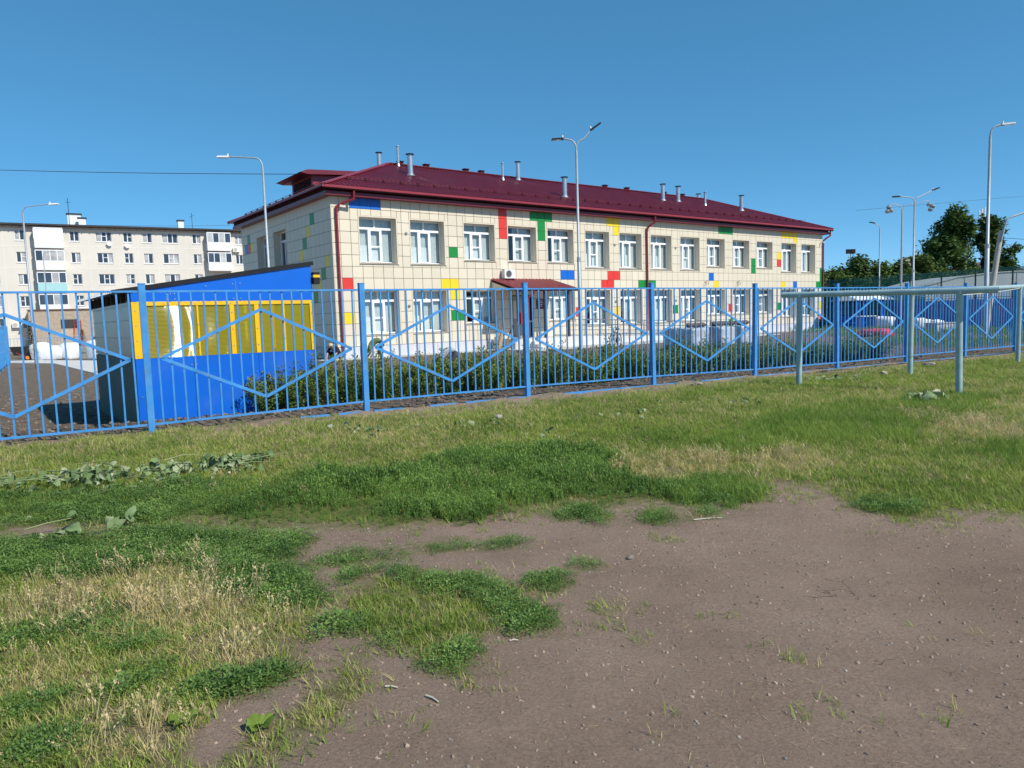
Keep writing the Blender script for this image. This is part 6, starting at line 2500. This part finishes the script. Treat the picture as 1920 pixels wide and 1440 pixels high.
def hand(b, side, wrist, d, mi):
    """palm, four fingers and a thumb that hang along d from the wrist"""
    wv, d = Vector(wrist), Vector(d).normalized()
    s = d.cross(Vector((1, 0, 0)))
    if s.length < 0.2:
        s = Vector((0, 1, 0))
    s.normalize()
    pc = wv + d * 0.07
    b[side + 'palm'] = (side + 'wrist', tuple(pc), 0.032, mi)
    for k, l in enumerate((0.062, 0.075, 0.07, 0.055)):
        o = s * (0.03 - 0.02 * k)
        b[side + 'f%da' % k] = (side + 'palm', tuple(pc + d * 0.035 + o), 0.010, mi)
        b[side + 'f%db' % k] = (side + 'f%da' % k, tuple(pc + d * (0.035 + l * .6) + o), 0.009, mi)
        b[side + 'f%dc' % k] = (side + 'f%db' % k, tuple(pc + d * (0.035 + l) + o + Vector((0.02, 0, 0))), 0.008, mi)
    b[side + 'ta'] = (side + 'palm', tuple(pc + s * 0.045 + d * 0.0), 0.012, mi)
    b[side + 'tb'] = (side + 'ta', tuple(pc + s * 0.06 + d * 0.04), 0.010, mi)


def head_extras(o, hc, fwd, hair_m, cap=None):
    """nose, ears, eyes, mouth and hair around a head centre; fwd is where the face looks"""
    hc, f = Vector(hc), Vector(fwd).normalized()
    s = f.cross(Vector((0, 0, 1)))
    if s.length < 0.1:
        s = Vector((0, 1, 0))
    s.normalize()
    u = s.cross(f)
    q = MB()
    q.tube([hc + f * 0.09 + u * 0.03, hc + f * 0.125 - u * 0.015, hc + f * 0.095 - u * 0.025], [0.008, 0.016, 0.010], 6)
    q.build('nose', 'skin', o)
    for sg in (-1, 1):
        MB().tube([hc + s * sg * 0.085 + u * 0.02, hc + s * sg * 0.10 - u * 0.02], [0.022, 0.016], 6).build('ear', 'skin', o)
        MB().tube([hc + f * 0.094 + s * sg * 0.034 + u * 0.012, hc + f * 0.1 + s * sg * 0.034 + u * 0.012], 0.010, 6).build('eye', 'hair', o)
    MB().tube([hc + f * 0.096 - u * 0.05 - s * 0.025, hc + f * 0.099 - u * 0.05 + s * 0.025], 0.006, 5).build('mouth', 'sign_red', o)
    import bmesh
    bm = bmesh.new()
    bmesh.ops.create_uvsphere(bm, u_segments=14, v_segments=9, radius=0.112)
    for v in list(bm.verts):
        if v.co.z < -0.015 and v.co.x > -0.05:
            bm.verts.remove(v)
    M_ = Matrix((f, s, u)).transposed().to_4x4()
    M_.translation = hc - f * 0.012 + u * 0.015
    bm.transform(M_)
    me = bpy.data.meshes.new('hair')
    bm.to_mesh(me)
    bm.free()
    for p in me.polygons:
        p.use_smooth = True
    me.materials.append(MATS[cap or hair_m])
    link('cap' if cap else 'hair', me, o)


def bent_body(hip=0.86, fold=0.25, reach=(0.62, 0.42), kneebend=0.1, ms=(0, 1, 2, 3)):
    """standing, folded forward at the hips towards +x, both arms hanging to the ground; ms: shirt, trousers, skin, shoe"""
    sh, tr, sk, bo = ms
    b = {}
    b['pelvis'] = (None, (0, 0, hip), 0.145, tr)
    b['waist'] = ('pelvis', (0.14, 0, hip + 0.11), 0.135, sh)
    b['chest'] = ('waist', (0.34, 0, hip + 0.11 - fold * .3), 0.155, sh)
    b['upper'] = ('chest', (0.48, 0, hip + 0.03 - fold * .6), 0.12, sh)
    b['neck'] = ('upper', (0.57, 0, hip - 0.02 - fold), 0.055, sk)
    b['head'] = ('neck', (0.66, 0, hip - 0.08 - fold * 1.2), 0.098, sk)
    b['crown'] = ('head', (0.74, 0, hip - 0.13 - fold * 1.35), 0.075, sk)
    for n, sy in (('l', 0.19), ('r', -0.19)):
        b[n + 'sho'] = ('upper', (0.46, sy, hip - 0.02 - fold * .6), 0.068, sh)
        b[n + 'elb'] = (n + 'sho', (0.50, sy * 1.25, hip - 0.30 - fold * .6), 0.046, sh)
        b[n + 'wrist'] = (n + 'elb', (reach[0], sy * 0.9, max(0.16, reach[1] - .12)), 0.032, sk)
        hand(b, n, b[n + 'wrist'][1], (0.15, 0, -1), sk)
        b[n + 'hip'] = ('pelvis', (-0.02, sy * 0.55, hip - 0.08), 0.11, tr)
        b[n + 'knee'] = (n + 'hip', (0.03 + kneebend, sy * 0.6 + 0.02 * sy, hip * 0.52), 0.072, tr)
        b[n + 'ank'] = (n + 'knee', (-0.06, sy * 0.65, 0.09), 0.048, tr)
        b[n + 'toe'] = (n + 'ank', (0.12, sy * 0.7, 0.045), 0.042, bo)
    return b


def squat_body(ms=(0, 1, 2, 3)):
    """squatting, leaning forward towards +x, arms reaching down in front"""
    sh, tr, sk, bo = ms
    b = {}
    b['pelvis'] = (None, (0, 0, 0.34), 0.15, tr)
    b['waist'] = ('pelvis', (0.10, 0, 0.48), 0.14, sh)
    b['chest'] = ('waist', (0.25, 0, 0.60), 0.155, sh)
    b['upper'] = ('chest', (0.37, 0, 0.66), 0.12, sh)
    b['neck'] = ('upper', (0.47, 0, 0.69), 0.055, sk)
    b['head'] = ('neck', (0.57, 0, 0.73), 0.098, sk)
    b['crown'] = ('head', (0.60, 0, 0.80), 0.08, sk)
    for n, sy in (('l', 0.19), ('r', -0.19)):
        b[n + 'sho'] = ('upper', (0.36, sy, 0.62), 0.068, sh)
        b[n + 'elb'] = (n + 'sho', (0.50, sy * 1.3, 0.42), 0.046, sh)
        b[n + 'wrist'] = (n + 'elb', (0.66, sy * 0.9, 0.24), 0.032, sk)
        hand(b, n, b[n + 'wrist'][1], (0.4, 0, -1), sk)
        b[n + 'hip'] = ('pelvis', (0.02, sy * 0.6, 0.32), 0.11, tr)
        b[n + 'knee'] = (n + 'hip', (0.38, sy * 1.2, 0.44), 0.075, tr)
        b[n + 'ank'] = (n + 'knee', (0.12, sy * 0.9, 0.09), 0.05, tr)
        b[n + 'toe'] = (n + 'ank', (0.30, sy * 1.0, 0.045), 0.042, bo)
    return b


b1 = bent_body(hip=0.88, fold=0.30, reach=(0.56, 0.50))
p = person((-5.35, 30.3, gz(-5.35, 30.3)), R(188), 'person bending over in green shirt and navy trousers, reaching to the ground', b1, ['cloth_green', 'cloth_navy', 'skin', 'shoe'])
head_extras(p, b1['head'][1], (0.5, 0, -0.85), 'hair')
b2 = bent_body(hip=0.62, fold=0.22, reach=(0.60, 0.30), kneebend=0.16)
p = person((-1.85, 24.4, gz(-1.85, 24.4)), R(186), 'person in pale grey shirt and dark trousers stooping low behind the hedge', b2, ['cloth_grey', 'cloth_dark', 'skin', 'shoe'])
head_extras(p, b2['head'][1], (0.5, 0, -0.85), 'hair')
b3 = squat_body()
p = person((-7.7, 32.6, gz(-7.7, 32.6)), R(250), 'person in black squatting with a tan cap at the near corner of the school', b3, ['cloth_black', 'cloth_black', 'skin', 'shoe'])
head_extras(p, b3['head'][1], (0.9, 0, -0.3), 'hair', cap='cap_tan')


# ------------------------------------------------------------------ bags, bins and heaps in the yard
def lumpy(name, loc, dims, m, label, cat, seed, group=None, squash=0.0):
    import bmesh
    rr = random.Random(seed)
    bm = bmesh.new()
    bmesh.ops.create_icosphere(bm, subdivisions=3, radius=1)
    ox, oy = rr.uniform(0, 50), rr.uniform(0, 50)
    for v in bm.verts:
        c = v.co
        k = 0.78 + 0.5 * float(fbm(c.x * 1.4 + ox, c.y * 1.4 + oy + c.z * 1.9, seed, 3)) + 0.10 * float(vnoise(c.x * 5 + ox, c.z * 5 + c.y * 3, seed))
        # boxy shape like a filled bag
        e = 0.55
        c2 = Vector([math.copysign(abs(t) ** e, t) for t in c]) * k
        v.co = Vector((c2.x * dims[0] / 2, c2.y * dims[1] / 2, max(c2.z, -0.75) * dims[2] / 1.75))
    me = bpy.data.meshes.new(name)
    bm.to_mesh(me)
    bm.free()
    for p in me.polygons:
        p.use_smooth = True
    me.materials.append(MATS[m])
    o = link(name, me, None, (loc[0], loc[1], loc[2] + 0.75 * dims[2] / 1.75), (0, 0, rr.uniform(0, 3)))
    tag(o, label, cat, group)
    return o


g1 = 'white bags by the brick annex'
lumpy('big_bag', (-29.9, 46.6, -0.17), (1.7, 1.3, 1.05), 'bag_white', 'big white bag heaped behind the left sapling', 'bag', 1, g1)
lumpy('big_bag', (-28.9, 46.0, -0.17), (1.5, 1.2, 0.85), 'bag_white', 'big white bag, the middle one of the heap in front of the annex', 'bag', 2, g1)
lumpy('big_bag', (-28.0, 46.3, -0.17), (1.1, 1.1, 1.0), 'bag_white', 'open white bag of rubble with its top folded back', 'bag', 3, g1)
lumpy('big_bag', (-24.9, 44.0, -0.17), (0.9, 1.0, 1.15), 'bag_white', 'white bag standing against the edge of the shelter wall', 'bag', 4, g1)
g2 = 'white bags in the yard at the right'
lumpy('big_bag', (29.6, 58.0, -0.15), (1.5, 1.1, 0.8), 'bag_white', 'white bag heap left of the middle pipe post', 'bag', 5, g2)
lumpy('big_bag', (28.4, 50.6, -0.15), (1.1, 1.0, 0.75), 'bag_white', 'white bag heap right of the middle pipe post', 'bag', 6, g2)
lumpy('big_bag', (29.9, 51.4, -0.15), (0.9, 0.8, 0.6), 'bag_white', 'small white bag at the right of the right-hand bags', 'bag', 8, g2)
lumpy('tarp_heap', (20.6, 41.2, -0.17), (1.7, 1.2, 0.42), 'red_tarp', 'low heap under a red tarpaulin in the yard', 'tarp', 7)
o = MB().box(-0.9, 0.9, -0.4, 0.4, 0, 0.5).box(-0.95, 0.95, -0.45, 0.45, 0.5, 0.56).build('kerb_block', 'concrete', None, (27.0, 45.8, -0.17), R(20))
tag(o, 'grey concrete block lying in front of the right-hand white bags', 'block')
# dark cart with an orange wheel
ct = empty('garden_cart', (-31.3, 46.0, -0.17), R(20))
tag(ct, 'dark cart with an orange wheel hub beside the left blue fence', 'cart')
q = MB()
q.add([(0.1, -0.3, 0.35), (0.9, -0.3, 0.35), (0.9, 0.3, 0.35), (0.1, 0.3, 0.35), (-0.1, -0.4, 0.9), (1.05, -0.4, 0.9), (1.05, 0.4, 0.9), (-0.1, 0.4, 0.9)],
      [(0, 3, 2, 1), (0, 1, 5, 4), (1, 2, 6, 5), (2, 3, 7, 6), (3, 0, 4, 7)])
q.build('tub', 'black_rubber', ct)
wh = MB().tube([(0.85, -0.42, 0.2), (0.85, -0.34, 0.2)], 0.2, 14).build('wheel', 'black_rubber', ct)
MB().tube([(0.85, -0.43, 0.2), (0.85, -0.415, 0.2)], 0.11, 12).build('hub', 'orange', wh)
MB().tube([(-0.7, -0.3, 0.75), (0.1, -0.3, 0.6), (0.85, -0.38, 0.2)], 0.02, 6).tube([(-0.7, 0.3, 0.75), (0.1, 0.3, 0.6), (0.85, 0.38, 0.2)], 0.02, 6).build('handle', 'red_paint', ct)
# steps at the end of the path
st = empty('paver_stack', (-27.2, 47.2, -0.17), R(-10))
tag(st, 'grey stack of kerb stones between the white bags', 'kerb stones')
for k in range(4):
    MB().box(-0.8, 0.8, -0.3, 0.3, k * 0.19, k * 0.19 + 0.18).build('kerb_stone', 'concrete', st, (rnd.uniform(-.05, .05), rnd.uniform(-.04, .04), 0))

# ------------------------------------------------------------------ playground and neighbours at the right
def canopy(x, y, rz, label, w=4.2, d=3.0):
    o = empty('play_canopy', (x, y, -0.17), rz)
    tag(o, label, 'canopy', 'playground canopies')
    for a in (-w / 2 + .2, w / 2 - .2):
        for b in (-d / 2 + .2, d / 2 - .2):
            MB().box(a - .06, a + .06, b - .06, b + .06, 0, 2.25).build('post', 'play_blue', o)
    q = MB()
    q.prism([(-d / 2, 2.22), (d / 2, 2.22), (d / 2, 2.30), (0, 2.68), (-d / 2, 2.30)], 'x', -w / 2, w / 2)
    q.build('roof', 'slate_roof', o)
    MB().box(-w / 2 + .2, w / 2 - .2, d / 2 - .26, d / 2 - .14, 0.0, 1.0).build('back_board', 'play_blue', o)
    MB().box(-w / 2 + .4, w / 2 - .4, -0.2, 0.2, 0.4, 0.46).build('bench', 'play_blue', o)


canopy(30.6, 63.5, R(20), 'playground canopy with pale roof on blue posts, the left one')
canopy(28.0, 58.5, R(20), 'low playground canopy with pale roof, the nearer one', 3.0, 2.2)
tb = empty('play_table', (27.2, 56.0, -0.17), R(15))
tag(tb, 'small blue playground table in front of the canopies', 'table')
MB().box(-0.7, 0.7, -0.4, 0.4, 0.95, 1.0).build('table_top', 'white_paint', tb)
for a in (-.6, .6):
    MB().box(a - .05, a + .05, -.35, .35, 0, 0.95).build('leg', 'play_blue', tb)
# tall green mesh sports fence
mf = empty('mesh_fence', (27.5, 68.0, -0.2), math.atan2(-24.0, 11.5))
tag(mf, 'tall dark green wire mesh sports fence with thin posts at the right', 'fence')
for k in range(11):
    MB().box(k * 2.6 - .04, k * 2.6 + .04, -.04, .04, 0, 4.3 - 0.02 * k).build('post', 'green_post', mf)
for k in range(10):
    MB().box(k * 2.6 + .04, k * 2.6 + 2.56, -.004, .004, 0.1, 4.2).build('mesh_panel', 'wire_mesh', mf)
    MB().box(k * 2.6 + .04, k * 2.6 + 2.56, -.02, .02, 2.1, 2.14).build('rail', 'green_post', mf)
# pale low building behind the mesh
hs = empty('low_shed', (34.0, 60.0, -0.2), R(4))
tag(hs, 'low pale blue-grey building with a sloping top behind the mesh fence', 'shed')
prof = [(0, 0), (13.5, 0), (13.5, 4.0), (8.0, 4.2), (5.4, 4.12), (2.7, 3.85), (0, 3.25)]
q = MB()
q.prism(prof, 'y', 0, 7)
q.build('body', 'slate_roof', hs)
for k in range(6):
    zt = float(np.interp(1.1 + k * 2.25, [0, 2.7, 5.4, 8, 13.5], [3.25, 3.85, 4.12, 4.2, 4.0]))
    MB().box(1.1 + k * 2.25 - .03, 1.1 + k * 2.25 + .03, -.03, -.001, 0.02, zt - 0.03).build('seam', 'concrete', hs)
q = MB()
for i in range(2, 6):
    (x0, z0), (x1, z1) = prof[i], prof[i + 1]
    q.obox((x0, -0.02, z0 + .04), (x1, -0.02, z1 + .04), 0.12, 0.08)
q.build('edge_trim', 'white_paint', hs)
# long brick house with an arched gable
hb = empty('brick_house', (40.0, 92.0, -0.2), R(9))
tag(hb, 'long low house with a rounded arched gable behind the trees', 'house')
MB().box(0, 22, 0, 8, 0, 6.0).build('wall', 'house_wall', hb)
q = MB()
q.box(-0.2, 22.2, -0.2, 8.2, 6.0, 6.25)
q.build('cornice', 'roof_brown', hb)
q = MB()
arc = [(9.0, 6.25), (14.0, 6.25)] + [(11.5 + 2.3 * math.cos(t), 6.25 + 1.45 * math.sin(t)) for t in [k * math.pi / 10 for k in range(11)]]
q.prism(arc[2:], 'y', -0.1, 0.4)
ar = q.build('arched_gable', 'house_wall', hb)
q = MB()
q.tube([(11.5 + 2.4 * math.cos(t), -0.12, 6.25 + 1.55 * math.sin(t)) for t in [k * math.pi / 10 for k in range(11)]], 0.12, 6)
q.build('coping', 'roof_dark', ar)
MB().box(17.5, 18.4, 2, 2.9, 6.25, 8.4).box(17.3, 18.6, 1.8, 3.1, 8.4, 8.6).build('chimney', 'roof_dark', hb)
hd = empty('house', (64.0, 101.0, -0.2), R(15))
tag(hd, 'house with a dark brown hipped roof at the right edge', 'house')
MB().box(0, 14, 0, 9, 0, 4.6).build('wall', 'house_wall', hd)
q = MB()
q.add([(-.6, -.6, 4.5), (14.6, -.6, 4.5), (14.6, 9.6, 4.5), (-.6, 9.6, 4.5), (4, 4.5, 7.6), (10, 4.5, 7.6)], [(0, 1, 5, 4), (1, 2, 5), (2, 3, 4, 5), (3, 0, 4), (3, 2, 1, 0)])
q.build('roof', 'roof_dark', hd)
ho = empty('house', (24.0, 118.0, -0.2), R(0))
tag(ho, 'reddish roofed house just showing beside the school corner', 'house')
MB().box(0, 24, 0, 9, 0, 4.0).build('wall', 'brick', ho)
q = MB()
q.prism([(-.6, 4.0), (9.6, 4.0), (4.5, 6.4)], 'x', -.6, 24.6)
q.build('roof', 'roof_brown', ho)
# telecom mast behind the big trees
tm = empty('telecom_mast', (77.0, 120.0, -0.2))
tag(tm, 'white antenna cluster showing above the big trees', 'mast')
MB().tube([(0, 0, 0), (0, 0, 15.2)], [0.12, 0.08], 8).build('pole', 'lamp_pole', tm)
for dx in (-.45, 0, .45):
    MB().box(dx - .07, dx + .07, -.1, .1, 15.2, 16.9 + dx * .5).build('antenna', 'white_paint', tm)
    MB().box(dx - .04, dx + .04, .1, .16, 14.6, 15.3).build('bracket', 'dark_metal', tm)
